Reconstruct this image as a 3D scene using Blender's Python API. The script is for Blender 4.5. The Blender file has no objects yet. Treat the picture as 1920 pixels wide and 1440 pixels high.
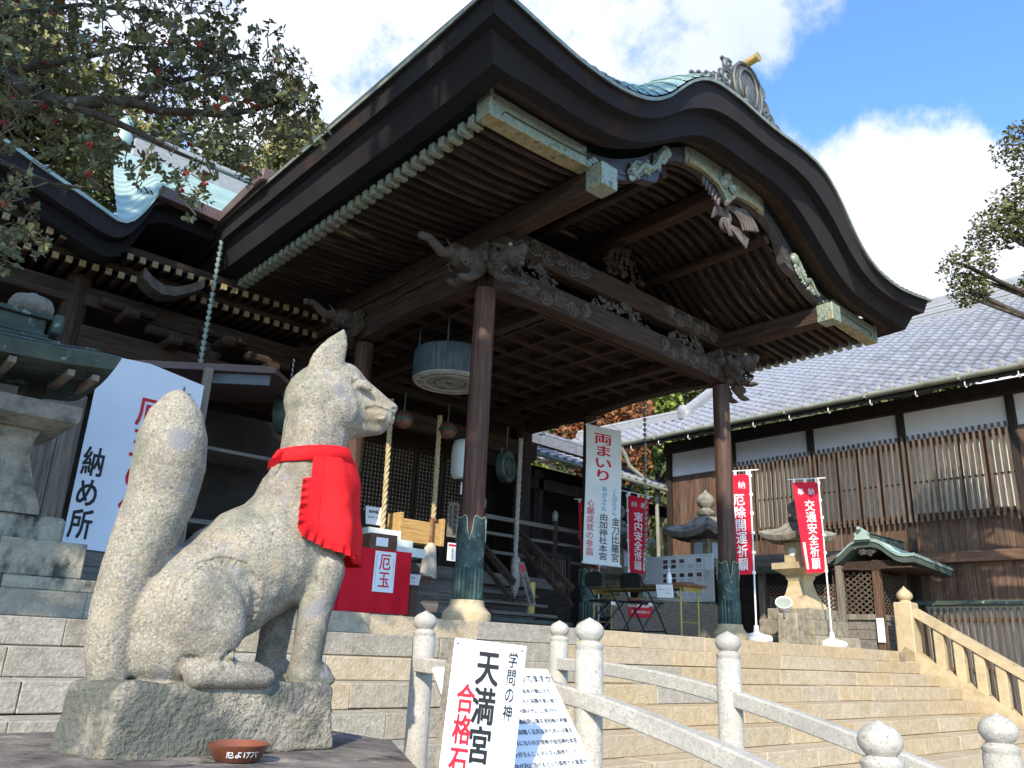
import bpy, bmesh, math, random
from mathutils import Vector, Matrix, noise
from mathutils.bvhtree import BVHTree
R = math.radians
sc = bpy.context.scene
COL = sc.collection
random.seed(7)

# ------------------------------------------------------------------ camera
YAW, PITCH, ROLL = R(41.065), R(18.202), R(2.657)
fw = Vector((math.sin(YAW)*math.cos(PITCH), math.cos(YAW)*math.cos(PITCH), math.sin(PITCH)))
rt = Vector((math.cos(YAW), -math.sin(YAW), 0)); up = rt.cross(fw)
rt2 = math.cos(ROLL)*rt + math.sin(ROLL)*up; up2 = -math.sin(ROLL)*rt + math.cos(ROLL)*up
cd = bpy.data.cameras.new('camera'); cam = bpy.data.objects.new('camera', cd); COL.objects.link(cam)
cam.matrix_world = Matrix(((rt2.x, up2.x, -fw.x, 0), (rt2.y, up2.y, -fw.y, 0), (rt2.z, up2.z, -fw.z, 1.65), (0, 0, 0, 1)))
cd.sensor_width = 36; cd.lens = 36*1500/1920; cd.clip_start = .05; cd.clip_end = 2000
sc.camera = cam

# ------------------------------------------------------------------ sun, sky, exposure
SUN_AZ, SUN_EL = R(233), R(34)
sd = bpy.data.lights.new('sun', 'SUN'); sd.energy = 3.3; sd.angle = R(.5); sd.color = (1, .90, .74)
so = bpy.data.objects.new('sun', sd); COL.objects.link(so)
sv = Vector((math.sin(SUN_AZ)*math.cos(SUN_EL), math.cos(SUN_AZ)*math.cos(SUN_EL), math.sin(SUN_EL)))
so.rotation_euler = (-sv).to_track_quat('-Z', 'Y').to_euler(); so.location = sv*60
world = bpy.data.worlds.new('World'); sc.world = world; world.use_nodes = True
wn, wl = world.node_tree.nodes, world.node_tree.links
wn.clear()
def N(nodes, t, **kw):
    n = nodes.new(t)
    for k, v in kw.items(): setattr(n, k, v)
    return n
sky = N(wn, 'ShaderNodeTexSky', sky_type='NISHITA', sun_disc=False, sun_elevation=SUN_EL, sun_rotation=SUN_AZ, air_density=1.0, dust_density=.6, ozone_density=1.6)
bg = N(wn, 'ShaderNodeBackground'); bg.inputs[1].default_value = .15
wo = N(wn, 'ShaderNodeOutputWorld'); wl.new(bg.outputs[0], wo.inputs[0])
geo = N(wn, 'ShaderNodeTexCoord')
nz = N(wn, 'ShaderNodeTexNoise'); nz.inputs['Scale'].default_value = 3.4; nz.inputs['Detail'].default_value = 9; nz.inputs['Roughness'].default_value = .56
nz.inputs['Distortion'].default_value = .25
wl.new(geo.outputs['Generated'], nz.inputs['Vector'])
def vmath(op, a, b=None):
    n = N(wn, 'ShaderNodeVectorMath', operation=op)
    wl.new(a, n.inputs[0])
    if b is not None: n.inputs[1].default_value = b
    return n
def fmath(op, a, b=None, clamp=False):
    n = N(wn, 'ShaderNodeMath', operation=op, use_clamp=clamp)
    for i, v in enumerate((a, b)):
        if v is None: continue
        if isinstance(v, (int, float)): n.inputs[i].default_value = v
        else: wl.new(v, n.inputs[i])
    return n.outputs[0]
def bank(d, lo, hi, amp):                      # a bank of cloud round the sky direction d
    dn = Vector(d).normalized()
    dot = vmath('DOT_PRODUCT', geo.outputs['Generated'], dn).outputs['Value']
    n = N(wn, 'ShaderNodeMapRange', interpolation_type='SMOOTHSTEP'); wl.new(dot, n.inputs[0])
    n.inputs[1].default_value = lo; n.inputs[2].default_value = hi; n.inputs[3].default_value = 0; n.inputs[4].default_value = amp
    return n.outputs[0]
CLOUD_BANKS = [((.40, .62, .68), .865, .955, .50), ((.865, .32, .385), .966, .998, .80), ((-.7, .5, .5), .5, .95, .35), ((-.4, -.8, .4), .6, .97, .3)]
_OLD = [((.376, .54, .76), .80, .985, .62), ((.05, .72, .69), .75, .97, .5), ((.86, .43, .28), .90, .985, .72), ((.98, .05, .2), .90, .98, .6), ((.58, .47, .66), .95, .995, .36), ((.70, .65, .28), .93, .99, .5)]
nz3 = N(wn, 'ShaderNodeTexNoise'); nz3.inputs['Scale'].default_value = 8; nz3.inputs['Detail'].default_value = 10; nz3.inputs['Roughness'].default_value = .62; wl.new(geo.outputs['Generated'], nz3.inputs['Vector'])
tot = fmath('ADD', fmath('MULTIPLY', nz.outputs['Fac'], 1.2), fmath('MULTIPLY', nz3.outputs['Fac'], 1.0))
for b in CLOUD_BANKS: tot = fmath('ADD', tot, bank(*b))
cr = N(wn, 'ShaderNodeMapRange', interpolation_type='SMOOTHSTEP'); wl.new(tot, cr.inputs[0]); cr.inputs[1].default_value = 1.33; cr.inputs[2].default_value = 1.58
mx = N(wn, 'ShaderNodeMix', data_type='RGBA'); wl.new(cr.outputs[0], mx.inputs['Factor'])
nz2 = N(wn, 'ShaderNodeTexNoise'); nz2.inputs['Scale'].default_value = 2.1; nz2.inputs['Detail'].default_value = 6
wl.new(geo.outputs['Generated'], nz2.inputs['Vector'])
cc = N(wn, 'ShaderNodeValToRGB'); wl.new(nz2.outputs['Fac'], cc.inputs[0])
cc.color_ramp.elements[0].position = .3; cc.color_ramp.elements[0].color = (2.9, 3.3, 4.3, 1)
cc.color_ramp.elements[1].position = .62; cc.color_ramp.elements[1].color = (4.4, 4.5, 4.9, 1)
skm = N(wn, 'ShaderNodeMix', data_type='RGBA', blend_type='MULTIPLY'); skm.inputs['Factor'].default_value = 1
wl.new(sky.outputs[0], skm.inputs['A']); skm.inputs['B'].default_value = (.86, 1.18, 1.50, 1)
wl.new(skm.outputs['Result'], mx.inputs['A']); wl.new(cc.outputs[0], mx.inputs['B'])
wl.new(mx.outputs['Result'], bg.inputs[0])
vs = sc.view_settings; vs.view_transform = 'Standard'; vs.look = 'None'; vs.gamma = 1; vs.use_curve_mapping = False; vs.exposure = .92

# ------------------------------------------------------------------ mesh helpers
class MB:
    def __init__(s): s.v = []; s.f = []
    def quad(s, *p):
        b = len(s.v); s.v += [tuple(q) for q in p]; s.f.append(tuple(range(b, b+len(p)))); return s
    def hexa(s, p):                            # 8 corners: bottom loop, top loop
        b = len(s.v); s.v += [tuple(q) for q in p]
        for q in ((3,2,1,0),(4,5,6,7),(0,1,5,4),(1,2,6,5),(2,3,7,6),(3,0,4,7)): s.f.append(tuple(b+i for i in q))
        return s
    def box(s, x0, x1, y0, y1, z0, z1):
        return s.hexa(((x0,y0,z0),(x1,y0,z0),(x1,y1,z0),(x0,y1,z0),(x0,y0,z1),(x1,y0,z1),(x1,y1,z1),(x0,y1,z1)))
    def cbox(s, x0, x1, y0, y1, z0, z1, c=.01, j=0):  # box with chamfered edges
        b = len(s.v); cx, cy, cz = (x0+x1)/2, (y0+y1)/2, (z0+z1)/2; h = ((x1-x0)/2, (y1-y0)/2, (z1-z0)/2)
        idx = {}
        for sx in (-1, 1):
            for sy in (-1, 1):
                for sz in (-1, 1):
                    S = (sx, sy, sz); jj = [random.uniform(-j, j) for _ in range(3)]
                    for a in range(3):
                        p = [S[i]*(h[i] - (c if i != a else 0)) for i in range(3)]
                        idx[S, a] = len(s.v)
                        s.v.append((cx+p[0]+jj[0], cy+p[1]+jj[1], cz+p[2]+jj[2]))
        def put(*k): s.f.append(tuple(idx[q] for q in k))
        for a in range(3):
            u, w = (a+1) % 3, (a+2) % 3
            for sg in (-1, 1):
                def S(su, sw):
                    t = [0, 0, 0]; t[a] = sg; t[u] = su; t[w] = sw; return tuple(t)
                L = [(S(-1,-1),a),(S(1,-1),a),(S(1,1),a),(S(-1,1),a)]
                put(*(L if sg > 0 else L[::-1]))
            for su in (-1, 1):                 # edges along a
                for sw in (-1, 1):
                    def T(sa):
                        t = [0, 0, 0]; t[a] = sa; t[u] = su; t[w] = sw; return tuple(t)
                    L = [(T(-1),u),(T(1),u),(T(1),w),(T(-1),w)]
                    put(*(L if su*sw < 0 else L[::-1]))
        for sx in (-1, 1):
            for sy in (-1, 1):
                for sz in (-1, 1):
                    L = [((sx,sy,sz),0),((sx,sy,sz),1),((sx,sy,sz),2)]
                    put(*(L if sx*sy*sz > 0 else L[::-1]))
        return s
    def beam(s, p, q, w, h, up=(0, 0, 1), w2=None, h2=None):
        p, q = Vector(p), Vector(q); d = (q-p).normalized(); side = d.cross(Vector(up)).normalized(); u = side.cross(d)
        w2 = w if w2 is None else w2; h2 = h if h2 is None else h2
        A = [p+side*a*w/2+u*b*h/2 for a, b in ((-1,-1),(1,-1),(1,1),(-1,1))]
        B = [q+side*a*w2/2+u*b*h2/2 for a, b in ((-1,-1),(1,-1),(1,1),(-1,1))]
        b0 = len(s.v); s.v += [tuple(x) for x in A+B]
        for f in ((0,1,2,3),(7,6,5,4),(0,4,5,1),(1,5,6,2),(2,6,7,3),(3,7,4,0)): s.f.append(tuple(b0+i for i in f))
        return s
    def tube(s, P, r, n=8, cap=True, flat=1.0, upv=None):
        P = [Vector(p) for p in P]; m = len(P); b = len(s.v); prev = None
        for i, p in enumerate(P):
            d = (P[min(i+1, m-1)]-P[max(i-1, 0)])
            d = d.normalized() if d.length > 1e-9 else Vector((0, 0, 1))
            if prev is None:
                a = Vector(upv) if upv else (Vector((0, 0, 1)) if abs(d.z) < .9 else Vector((1, 0, 0)))
                sd_ = d.cross(a).normalized()
            else:
                sd_ = prev - d*prev.dot(d); sd_ = sd_.normalized() if sd_.length > 1e-6 else d.orthogonal().normalized()
            prev = sd_; u = sd_.cross(d); rr = r(i/(m-1)) if callable(r) else r
            for k in range(n):
                t = 2*math.pi*k/n; s.v.append(tuple(p + sd_*math.cos(t)*rr + u*math.sin(t)*rr*flat))
        for i in range(m-1):
            for k in range(n):
                k2 = (k+1) % n; s.f.append((b+i*n+k2, b+i*n+k, b+(i+1)*n+k, b+(i+1)*n+k2))
        if cap:
            s.f.append(tuple(b+k for k in range(n))); s.f.append(tuple(b+(m-1)*n+n-1-k for k in range(n)))
        return s
    def lathe(s, prof, n=16, c=(0, 0, 0), sq=False, M=None):
        b = len(s.v); c = Vector(c); off = math.pi/n if sq else 0
        for r_, z in prof:
            for k in range(n):
                t = 2*math.pi*k/n + off; p = Vector((r_*math.cos(t), r_*math.sin(t), z))
                if M: p = M @ p
                s.v.append(tuple(p+c))
        for i in range(len(prof)-1):
            for k in range(n):
                k2 = (k+1) % n; s.f.append((b+i*n+k, b+i*n+k2, b+(i+1)*n+k2, b+(i+1)*n+k))
        s.f.append(tuple(b+n-1-k for k in range(n))); s.f.append(tuple(b+(len(prof)-1)*n+k for k in range(n)))
        return s
    def prism(s, poly, fn, t0, t1):            # poly of (a,b); fn(a,b,t) -> xyz
        b = len(s.v); n = len(poly)
        s.v += [tuple(fn(a, c, t0)) for a, c in poly] + [tuple(fn(a, c, t1)) for a, c in poly]
        s.f.append(tuple(b+n-1-i for i in range(n))); s.f.append(tuple(b+n+i for i in range(n)))
        for i in range(n):
            j = (i+1) % n; s.f.append((b+i, b+j, b+n+j, b+n+i))
        return s
    def grid(s, nu, nv, fn):
        b = len(s.v)
        for i in range(nu+1):
            for j in range(nv+1): s.v.append(tuple(fn(i/nu, j/nv)))
        for i in range(nu):
            for j in range(nv):
                a = b+i*(nv+1)+j; s.f.append((a, a+nv+1, a+nv+2, a+1))
        return s
    def ribbon(s, P, fn0, fn1):                # closed band: P = [(x, ztop, zbot)], fn0/fn1 map (x,z)->xyz for the two faces
        b = len(s.v); n = len(P)
        for x, a, c in P: s.v += [tuple(fn0(x, a)), tuple(fn0(x, c)), tuple(fn1(x, a)), tuple(fn1(x, c))]
        for i in range(n-1):
            p, q = b+4*i, b+4*i+4
            s.f += [(p+1, q+1, q, p), (p+2, q+2, q+3, p+3), (p, q, q+2, p+2), (p+3, q+3, q+1, p+1)]
        s.f += [(b, b+2, b+3, b+1), (b+4*n-4, b+4*n-3, b+4*n-1, b+4*n-2)]
        return s
    def ell(s, c, r, M=None, nu=14, nv=9):
        b = len(s.v); c = Vector(c)
        if not hasattr(r, '__len__'): r = (r, r, r)
        for j in range(1, nv):
            ph = math.pi*j/nv
            for i in range(nu):
                t = 2*math.pi*i/nu; p = Vector((r[0]*math.sin(ph)*math.cos(t), r[1]*math.sin(ph)*math.sin(t), r[2]*math.cos(ph)))
                s.v.append(tuple((M @ p if M else p)+c))
        p = Vector((0, 0, r[2])); q = -p
        s.v += [tuple((M @ p if M else p)+c), tuple((M @ q if M else q)+c)]
        T, B = len(s.v)-2, len(s.v)-1
        for j in range(nv-2):
            for i in range(nu):
                i2 = (i+1) % nu; s.f.append((b+j*nu+i, b+(j+1)*nu+i, b+(j+1)*nu+i2, b+j*nu+i2))
        for i in range(nu):
            i2 = (i+1) % nu; s.f.append((T, b+i, b+i2)); s.f.append((B, b+(nv-2)*nu+i2, b+(nv-2)*nu+i))
        return s
    def cap(s, p, q, r0, r1, n=12):            # capsule
        p, q = Vector(p), Vector(q); L = [p.lerp(q, t) for t in (0, .25, .5, .75, 1)]
        s.tube(L, lambda t: r0+(r1-r0)*t, n); s.ell(p, r0, nu=n); s.ell(q, r1, nu=n); return s
    def mesh(s, name, mat=None, smooth=False):
        me = bpy.data.meshes.new(name); me.from_pydata(s.v, [], s.f); me.update()
        if smooth:
            me.shade_smooth()
            if smooth != True: me.set_sharp_from_angle(angle=R(smooth))
        if mat: me.materials.append(mat)
        return me
MW = {}
def add(name, me, parent=None, M=None, local=False, kind=None, label=None):
    if isinstance(me, tuple): me = me[0].mesh(name, *me[1:])
    o = bpy.data.objects.new(name, me); COL.objects.link(o)
    Mw = MW[parent] if local and M is None else (MW[parent] @ M if local else (M if M else Matrix()))
    if parent is not None:
        o.parent = parent; o.matrix_local = MW[parent].inverted() @ Mw
    else: o.matrix_local = Mw
    MW[o] = Mw.copy()
    if kind: o['kind'] = kind
    if label: o['label'] = label
    return o
def thing(name, label, cat, loc=(0, 0, 0), rotz=0, group=None, M=None):
    o = bpy.data.objects.new(name, None); COL.objects.link(o); o.empty_display_size = .2
    m = M if M else Matrix.Translation(loc) @ Matrix.Rotation(rotz, 4, 'Z')
    o.matrix_local = m; MW[o] = m.copy(); o['label'] = label; o['category'] = cat
    if group: o['group'] = group
    return o
def dup(root, M, label=None, group=None):
    r = root.copy(); COL.objects.link(r); r.matrix_local = M; MW[r] = M.copy()
    if label: r['label'] = label
    if group: r['group'] = group
    for ch in root.children:
        c = ch.copy(); COL.objects.link(c); c.parent = r; MW[c] = M @ ch.matrix_local
        for g in ch.children:
            d = g.copy(); COL.objects.link(d); d.parent = c; MW[d] = MW[c] @ g.matrix_local
    return r
def tag(o, label, cat, group=None):
    o['label'] = label; o['category'] = cat
    if group: o['group'] = group
    return o
def T(x, y, z): return Matrix.Translation((x, y, z))
def RZ(a): return Matrix.Rotation(a, 4, 'Z')
def frame(o, x, y):                            # matrix with origin o, x and y axes given
    x = Vector(x).normalized(); y = Vector(y); z = x.cross(y).normalized(); y = z.cross(x)
    m = Matrix(((x.x, y.x, z.x, o[0]), (x.y, y.y, z.y, o[1]), (x.z, y.z, z.z, o[2]), (0, 0, 0, 1)))
    return m
def lerp(a, b, t): return a+(b-a)*t
def interp(P, x):
    if x <= P[0][0]: return P[0][1]
    for (a, b), (c, d) in zip(P, P[1:]):
        if x <= c: return b+(d-b)*(x-a)/(c-a)
    return P[-1][1]
def spl(P, x):                                 # smooth interpolation (Catmull-Rom) through (x, y) points
    if x <= P[0][0]: return P[0][1]
    if x >= P[-1][0]: return P[-1][1]
    for i in range(len(P)-1):
        if x <= P[i+1][0]:
            x0, y0 = P[i]; x1, y1 = P[i+1]; h = x1-x0; t = (x-x0)/h
            m0 = (y1-P[i-1][1])/(x1-P[i-1][0]) if i > 0 else (y1-y0)/h
            m1 = (P[i+2][1]-y0)/(P[i+2][0]-x0) if i+2 < len(P) else (y1-y0)/h
            return (2*t**3-3*t*t+1)*y0+(t**3-2*t*t+t)*h*m0+(-2*t**3+3*t*t)*y1+(t**3-t*t)*h*m1
def remesh(mb, vox, smooth_it=4, disp=0, dscale=.1):
    me = mb.mesh('tmp'); o = bpy.data.objects.new('tmp', me); COL.objects.link(o)
    m = o.modifiers.new('r', 'REMESH'); m.mode = 'VOXEL'; m.voxel_size = vox
    if smooth_it: m = o.modifiers.new('s', 'SMOOTH'); m.factor = .5; m.iterations = smooth_it
    if disp:
        t = bpy.data.textures.new('n', 'CLOUDS'); t.noise_scale = dscale; t.noise_depth = 3
        m = o.modifiers.new('d', 'DISPLACE'); m.texture = t; m.strength = disp; m.mid_level = .5
    dg = bpy.context.evaluated_depsgraph_get(); dg.update()
    out = bpy.data.meshes.new_from_object(o.evaluated_get(dg))
    bpy.data.objects.remove(o); bpy.data.meshes.remove(me); out.shade_smooth(); return out

# ------------------------------------------------------------------ materials
def mat(name, c1, c2=None, scale=6, st=(1, 1, 1), rough=.75, bump=.15, bs=None, metal=0, rv=0, hv=0, stain=None, spec=.4, contrast=(.35, .65), detail=5, sub=None, space='Object', trans=0):
    m = bpy.data.materials.new(name); m.use_nodes = True; nt = m.node_tree; n, l = nt.nodes, nt.links
    b = n['Principled BSDF']; b.inputs['Roughness'].default_value = rough; b.inputs['Metallic'].default_value = metal
    b.inputs['Specular IOR Level'].default_value = spec
    tc = n.new('ShaderNodeTexCoord'); oi = n.new('ShaderNodeObjectInfo')
    off = n.new('ShaderNodeVectorMath'); off.operation = 'MULTIPLY_ADD'
    l.new(oi.outputs['Random'], off.inputs[0]); off.inputs[1].default_value = (37, 53, 71); l.new(tc.outputs[space], off.inputs[2])
    mp = n.new('ShaderNodeMapping'); mp.inputs['Scale'].default_value = st; l.new(off.outputs[0], mp.inputs[0])
    def nzn(sc_, det=detail, src=mp, rg=.55):
        t = n.new('ShaderNodeTexNoise'); t.inputs['Scale'].default_value = sc_; t.inputs['Detail'].default_value = det; t.inputs['Roughness'].default_value = rg; l.new(src.outputs[0], t.inputs['Vector']); return t
    def ramp(src, p0, p1, a, c):
        r = n.new('ShaderNodeValToRGB'); l.new(src, r.inputs[0]); e = r.color_ramp.elements
        e[0].position, e[1].position = p0, p1; e[0].color = (*a, 1); e[1].color = (*c, 1); return r.outputs[0]
    def mix(f, a, c, bt='MIX'):
        x = n.new('ShaderNodeMix'); x.data_type = 'RGBA'; x.blend_type = bt
        for k, v in (('Factor', f), ('A', a), ('B', c)):
            if isinstance(v, (int, float)): x.inputs[k].default_value = v
            elif isinstance(v, tuple): x.inputs[k].default_value = (*v, 1)
            else: l.new(v, x.inputs[k])
        return x.outputs['Result']
    c2 = c2 or tuple(min(1, x*1.25) for x in c1)
    t = nzn(scale); col = ramp(t.outputs['Fac'], contrast[0], contrast[1], c1, c2)
    for s_ in (stain or []):                   # (colour, scale, low, high, stretch?)
        src = off
        if len(s_) > 4 and s_[4]:
            mp2 = n.new('ShaderNodeMapping'); mp2.inputs['Scale'].default_value = s_[4]; l.new(off.outputs[0], mp2.inputs[0]); src = mp2
        q = nzn(s_[1], 6, src, .62); k_ = s_[5] if len(s_) > 5 else 1; f = ramp(q.outputs['Fac'], s_[2], s_[3], (0, 0, 0), (k_, k_, k_)); col = mix(f, col, s_[0])
    if rv or hv:
        h = n.new('ShaderNodeHueSaturation'); l.new(col, h.inputs['Color'])
        mr = n.new('ShaderNodeMapRange'); l.new(oi.outputs['Random'], mr.inputs[0]); mr.inputs[3].default_value = 1-rv; mr.inputs[4].default_value = 1+rv; l.new(mr.outputs[0], h.inputs['Value'])
        if hv:
            sn = n.new('ShaderNodeMath'); sn.operation = 'SINE'; ml = n.new('ShaderNodeMath'); ml.operation = 'MULTIPLY'; ml.inputs[1].default_value = 97; l.new(oi.outputs['Random'], ml.inputs[0]); l.new(ml.outputs[0], sn.inputs[0])
            m2 = n.new('ShaderNodeMapRange'); l.new(sn.outputs[0], m2.inputs[0]); m2.inputs[1].default_value = -1; m2.inputs[3].default_value = 1-hv; m2.inputs[4].default_value = 1+hv; l.new(m2.outputs[0], h.inputs['Saturation'])
        col = h.outputs[0]
    l.new(col, b.inputs['Base Color'])
    if bump:
        bn = n.new('ShaderNodeBump'); bn.inputs['Strength'].default_value = bump; bn.inputs['Distance'].default_value = .02
        q = nzn(bs or scale*2, 6); l.new(q.outputs['Fac'], bn.inputs['Height']); l.new(bn.outputs[0], b.inputs['Normal'])
    if trans: b.inputs['Transmission Weight'].default_value = trans
    return m
def granite(name, base, dark, light, fs=120, lich=None, rv=0, stain=None, bump=.35, hv=0):
    st = [(dark, fs, .56, .66), (light, fs*.8, .60, .72), (tuple(x*.75 for x in base), 4, .45, .7)]
    for s_ in (lich or []): st.append(s_)
    return mat(name, tuple(x*.85 for x in base), tuple(min(1, x*1.1) for x in base), scale=fs*.3, rough=.88, bump=bump, bs=fs*.6, stain=st, rv=rv, hv=hv, spec=.25)
m_fox = granite('fox_granite', (.31, .275, .215), (.06, .055, .047), (.50, .455, .375), 175, [((.50, .45, .365), 120, .50, .60, None, .55), ((.075, .068, .058), 95, .57, .66, None, .7), ((.52, .45, .34), 2.6, .52, .66, None, .45), ((.12, .145, .10), 3.6, .50, .62, None, .6), ((.40, .31, .19), 6, .56, .68, None, .5), ((.085, .08, .075), 2.3, .50, .62, None, .6), ((.23, .22, .23), 9, .60, .64, None, .8), ((.08, .072, .06), 24, .64, .70, None, .55)], bump=.28)
m_plinth = granite('plinth_granite', (.36, .32, .25), (.06, .055, .045), (.58, .53, .45), 105, [((.085, .095, .08), 3.4, .47, .56, None, .85), ((.13, .125, .12), 8, .58, .66, None, .8), ((.36, .30, .20), 4.2, .60, .70, None, .7)], bump=.9)
m_slab = mat('dark_slab', (.10, .085, .08), (.24, .21, .18), 6, rough=.9, bump=.8, bs=20, stain=[((.36, .32, .26), 5, .60, .66), ((.05, .045, .045), 9, .55, .65)])
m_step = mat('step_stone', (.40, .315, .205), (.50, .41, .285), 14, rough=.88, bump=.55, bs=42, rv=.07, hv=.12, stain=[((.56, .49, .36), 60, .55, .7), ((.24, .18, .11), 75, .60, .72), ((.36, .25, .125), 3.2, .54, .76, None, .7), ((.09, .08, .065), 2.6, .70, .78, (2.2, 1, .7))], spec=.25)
m_stepshade = mat('shaded_step_stone', (.28, .25, .195), (.385, .345, .275), 14, rough=.9, bump=.5, bs=42, rv=.1, hv=.2, stain=[((.52, .48, .40), 60, .55, .7), ((.2, .18, .14), 75, .58, .7), ((.10, .10, .09), 2.2, .60, .74)], spec=.25)  # step stone greyed and darkened: shade at the left put into the colour
m_stained = mat('stained_stone', (.27, .25, .19), (.38, .34, .25), 14, rough=.9, bump=.5, bs=40, rv=.1, stain=[((.50, .46, .38), 60, .56, .7), ((.035, .037, .035), 2.6, .50, .62, (1.6, 1.6, .8)), ((.12, .13, .11), 6, .55, .7)])
m_old = mat('old_stone', (.20, .175, .13), (.34, .30, .22), 9, rough=.92, bump=.5, bs=30, rv=.1, stain=[((.45, .40, .32), 50, .58, .7), ((.09, .085, .07), 4, .55, .7), ((.10, .12, .09), 7, .6, .7)])
m_cap = mat('weathered_cap_stone', (.19, .175, .145), (.31, .29, .245), 9, rough=.92, bump=.6, bs=30, stain=[((.07, .07, .065), 5, .5, .66), ((.32, .31, .28), 40, .6, .7)])
m_tan = mat('tan_stone', (.44, .34, .20), (.54, .44, .28), 7, rough=.85, bump=.25, bs=40, rv=.06, stain=[((.62, .54, .38), 50, .58, .7), ((.28, .20, .11), 3.5, .55, .72)])
m_bridge = granite('pale_granite', (.47, .44, .385), (.17, .16, .15), (.70, .68, .62), 150, [((.36, .35, .31), 5, .55, .7)], rv=.04, bump=.2)
def wood(name, c1, c2, axis, rough=.75, sc_=3.2, rv=.12, stain=None, bump=.35, hv=.1):
    st = [9, 9, 9]; st[axis] = .55
    s2 = [(tuple(x*.4 for x in c1), 3.2, .56, .68, tuple(22 if i != axis else .9 for i in range(3)))] + (stain or [])
    return mat(name, c1, c2, sc_, tuple(st), rough, bump, 4.5, rv=rv, stain=s2, spec=.3, hv=hv)
D1, D2 = (.028, .0175, .0125), (.072, .044, .030)
m_dx, m_dy, m_dz = [wood('dark_timber_%s' % 'xyz'[i], D1, D2, i, stain=[((.20, .135, .09), 2.6, .66, .76, tuple(14 if j != i else .5 for j in range(3)))]) for i in range(3)]
m_rib = wood('rafter_timber', (.022, .016, .013), (.050, .035, .027), 0, rv=.35, stain=[((.30, .22, .15), 1.6, .585, .70, (.6, 40, 3))])
m_soffit = wood('soffit_board', (.017, .0125, .0105), (.034, .025, .020), 0, stain=[((.16, .11, .08), 1.5, .64, .74, (1, 9, 1))])
m_post = wood('red_brown_post', (.050, .026, .018), (.115, .060, .040), 2, rv=.08, rough=.55, stain=[((.19, .11, .07), 1.3, .58, .76, (3, 3, .5))])
m_bark = mat('bark_thatch', (.009, .0085, .0105), (.022, .020, .022), 9, (3, 3, 40), .85, .6, 12, stain=[((.075, .035, .022), 1.6, .68, .78)], spec=.25)
m_thatch2 = mat('bark_thatch_cut', (.016, .0145, .0165), (.038, .033, .034), 6, (45, 45, 4), .85, .7, 10, stain=[((.085, .042, .026), 1.5, .60, .78, None, .8), ((.05, .045, .045), .9, .5, .7, None, .6)], spec=.25)  # haze over the dark eaves put into the colour as lighter tones
m_carve = mat('carved_timber', (.050, .040, .033), (.115, .095, .078), 8, rough=.72, bump=.3, rv=.08)
m_carve2 = mat('grey_carved_timber', (.075, .062, .055), (.15, .125, .115), 8, rough=.72, bump=.3)
m_copper = mat('verdigris_sheet', (.27, .38, .34), (.38, .50, .45), 5, rough=.42, bump=.05, rv=.07, hv=.15, metal=.25, stain=[((.23, .20, .17), 2.4, .58, .72), ((.44, .54, .51), 6, .60, .74)], spec=.5)
m_copperroof = mat('pale_verdigris_sheet', (.30, .42, .385), (.40, .51, .475), 4, rough=.5, bump=.05, metal=.1, stain=[((.34, .42, .38), 3, .62, .75)])
m_coppercorr = mat('dull_verdigris', (.050, .070, .058), (.085, .112, .094), 6, rough=.85, bump=.1, metal=0, stain=[((.07, .075, .065), 4, .55, .7), ((.32, .42, .37), 9, .6, .7)], rv=.06)
m_clad = mat('patinated_cladding', (.25, .30, .24), (.40, .45, .36), 30, rough=.5, bump=.8, bs=26, metal=.35, stain=[((.42, .36, .18), 7, .55, .66), ((.13, .17, .14), 14, .56, .66)])
m_cladgold = mat('gilt_patina', (.36, .30, .14), (.52, .47, .30), 12, rough=.5, bump=.4, metal=.4, stain=[((.22, .27, .2), 9, .52, .64), ((.10, .08, .04), 15, .58, .66)])
m_sleeve = mat('bronze_sleeve', (.026, .050, .046), (.055, .095, .085), 7, rough=.5, bump=.15, metal=.45, stain=[((.14, .24, .20), 9, .60, .72), ((.13, .21, .19), 3, .6, .72, (5, 5, .6))])
m_sleevec = mat('bronze_relief', (.032, .058, .053), (.070, .112, .100), 11, rough=.52, bump=1.0, bs=13, metal=.4, stain=[((.17, .27, .22), 13, .58, .68)])
m_trim = mat('trim_bronze', (.22, .25, .20), (.34, .35, .27), 15, rough=.5, bump=.2, metal=.4)
m_barge = mat('gable_board_wood', (.045, .040, .042), (.095, .085, .085), 4, (1, 6, 6), .42, .15, stain=[((.12, .07, .05), 2.2, .62, .74)], spec=.6)  # lighter and greyer than the other timber, sky sheen put into the colour
m_lead = mat('grey_leaded_copper', (.085, .088, .083), (.16, .162, .15), 7, rough=.55, bump=.15, metal=.3, stain=[((.26, .34, .30), 6, .60, .72)])
m_gold = mat('gilt', (.62, .38, .10), (.75, .50, .16), 8, rough=.38, bump=.05, metal=.6)
m_goldtip = mat('rafter_tip_gilt', (.26, .20, .09), (.40, .33, .18), 20, rough=.55, bump=.1, rv=.25)
m_bronze = mat('gong_bronze', (.045, .075, .06), (.09, .13, .105), 7, rough=.5, bump=.15, metal=.5)
m_drum = mat('drum_metal', (.035, .05, .056), (.08, .10, .105), 5, (4, 4, .8), .6, .1, stain=[((.28, .31, .30), 3, .60, .72, (5, 5, .5))])
m_drumface = mat('drum_face', (.26, .26, .235), (.36, .36, .33), 6, rough=.7, bump=.1, stain=[((.16, .16, .14), 4, .55, .7)])
m_line = mat('pale_line', (.55, .55, .50), None, rough=.7, bump=0)
m_ring = mat('dark_ring', (.06, .06, .055), None, rough=.7, bump=0)
m_gutter = mat('brown_gutter', (.10, .065, .06), (.13, .085, .075), 5, rough=.5, bump=.05)
m_gutterg = mat('grey_green_gutter', (.22, .24, .19), (.30, .31, .25), 4, rough=.5, bump=.05, stain=[((.16, .13, .08), 3, .55, .7)])
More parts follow.
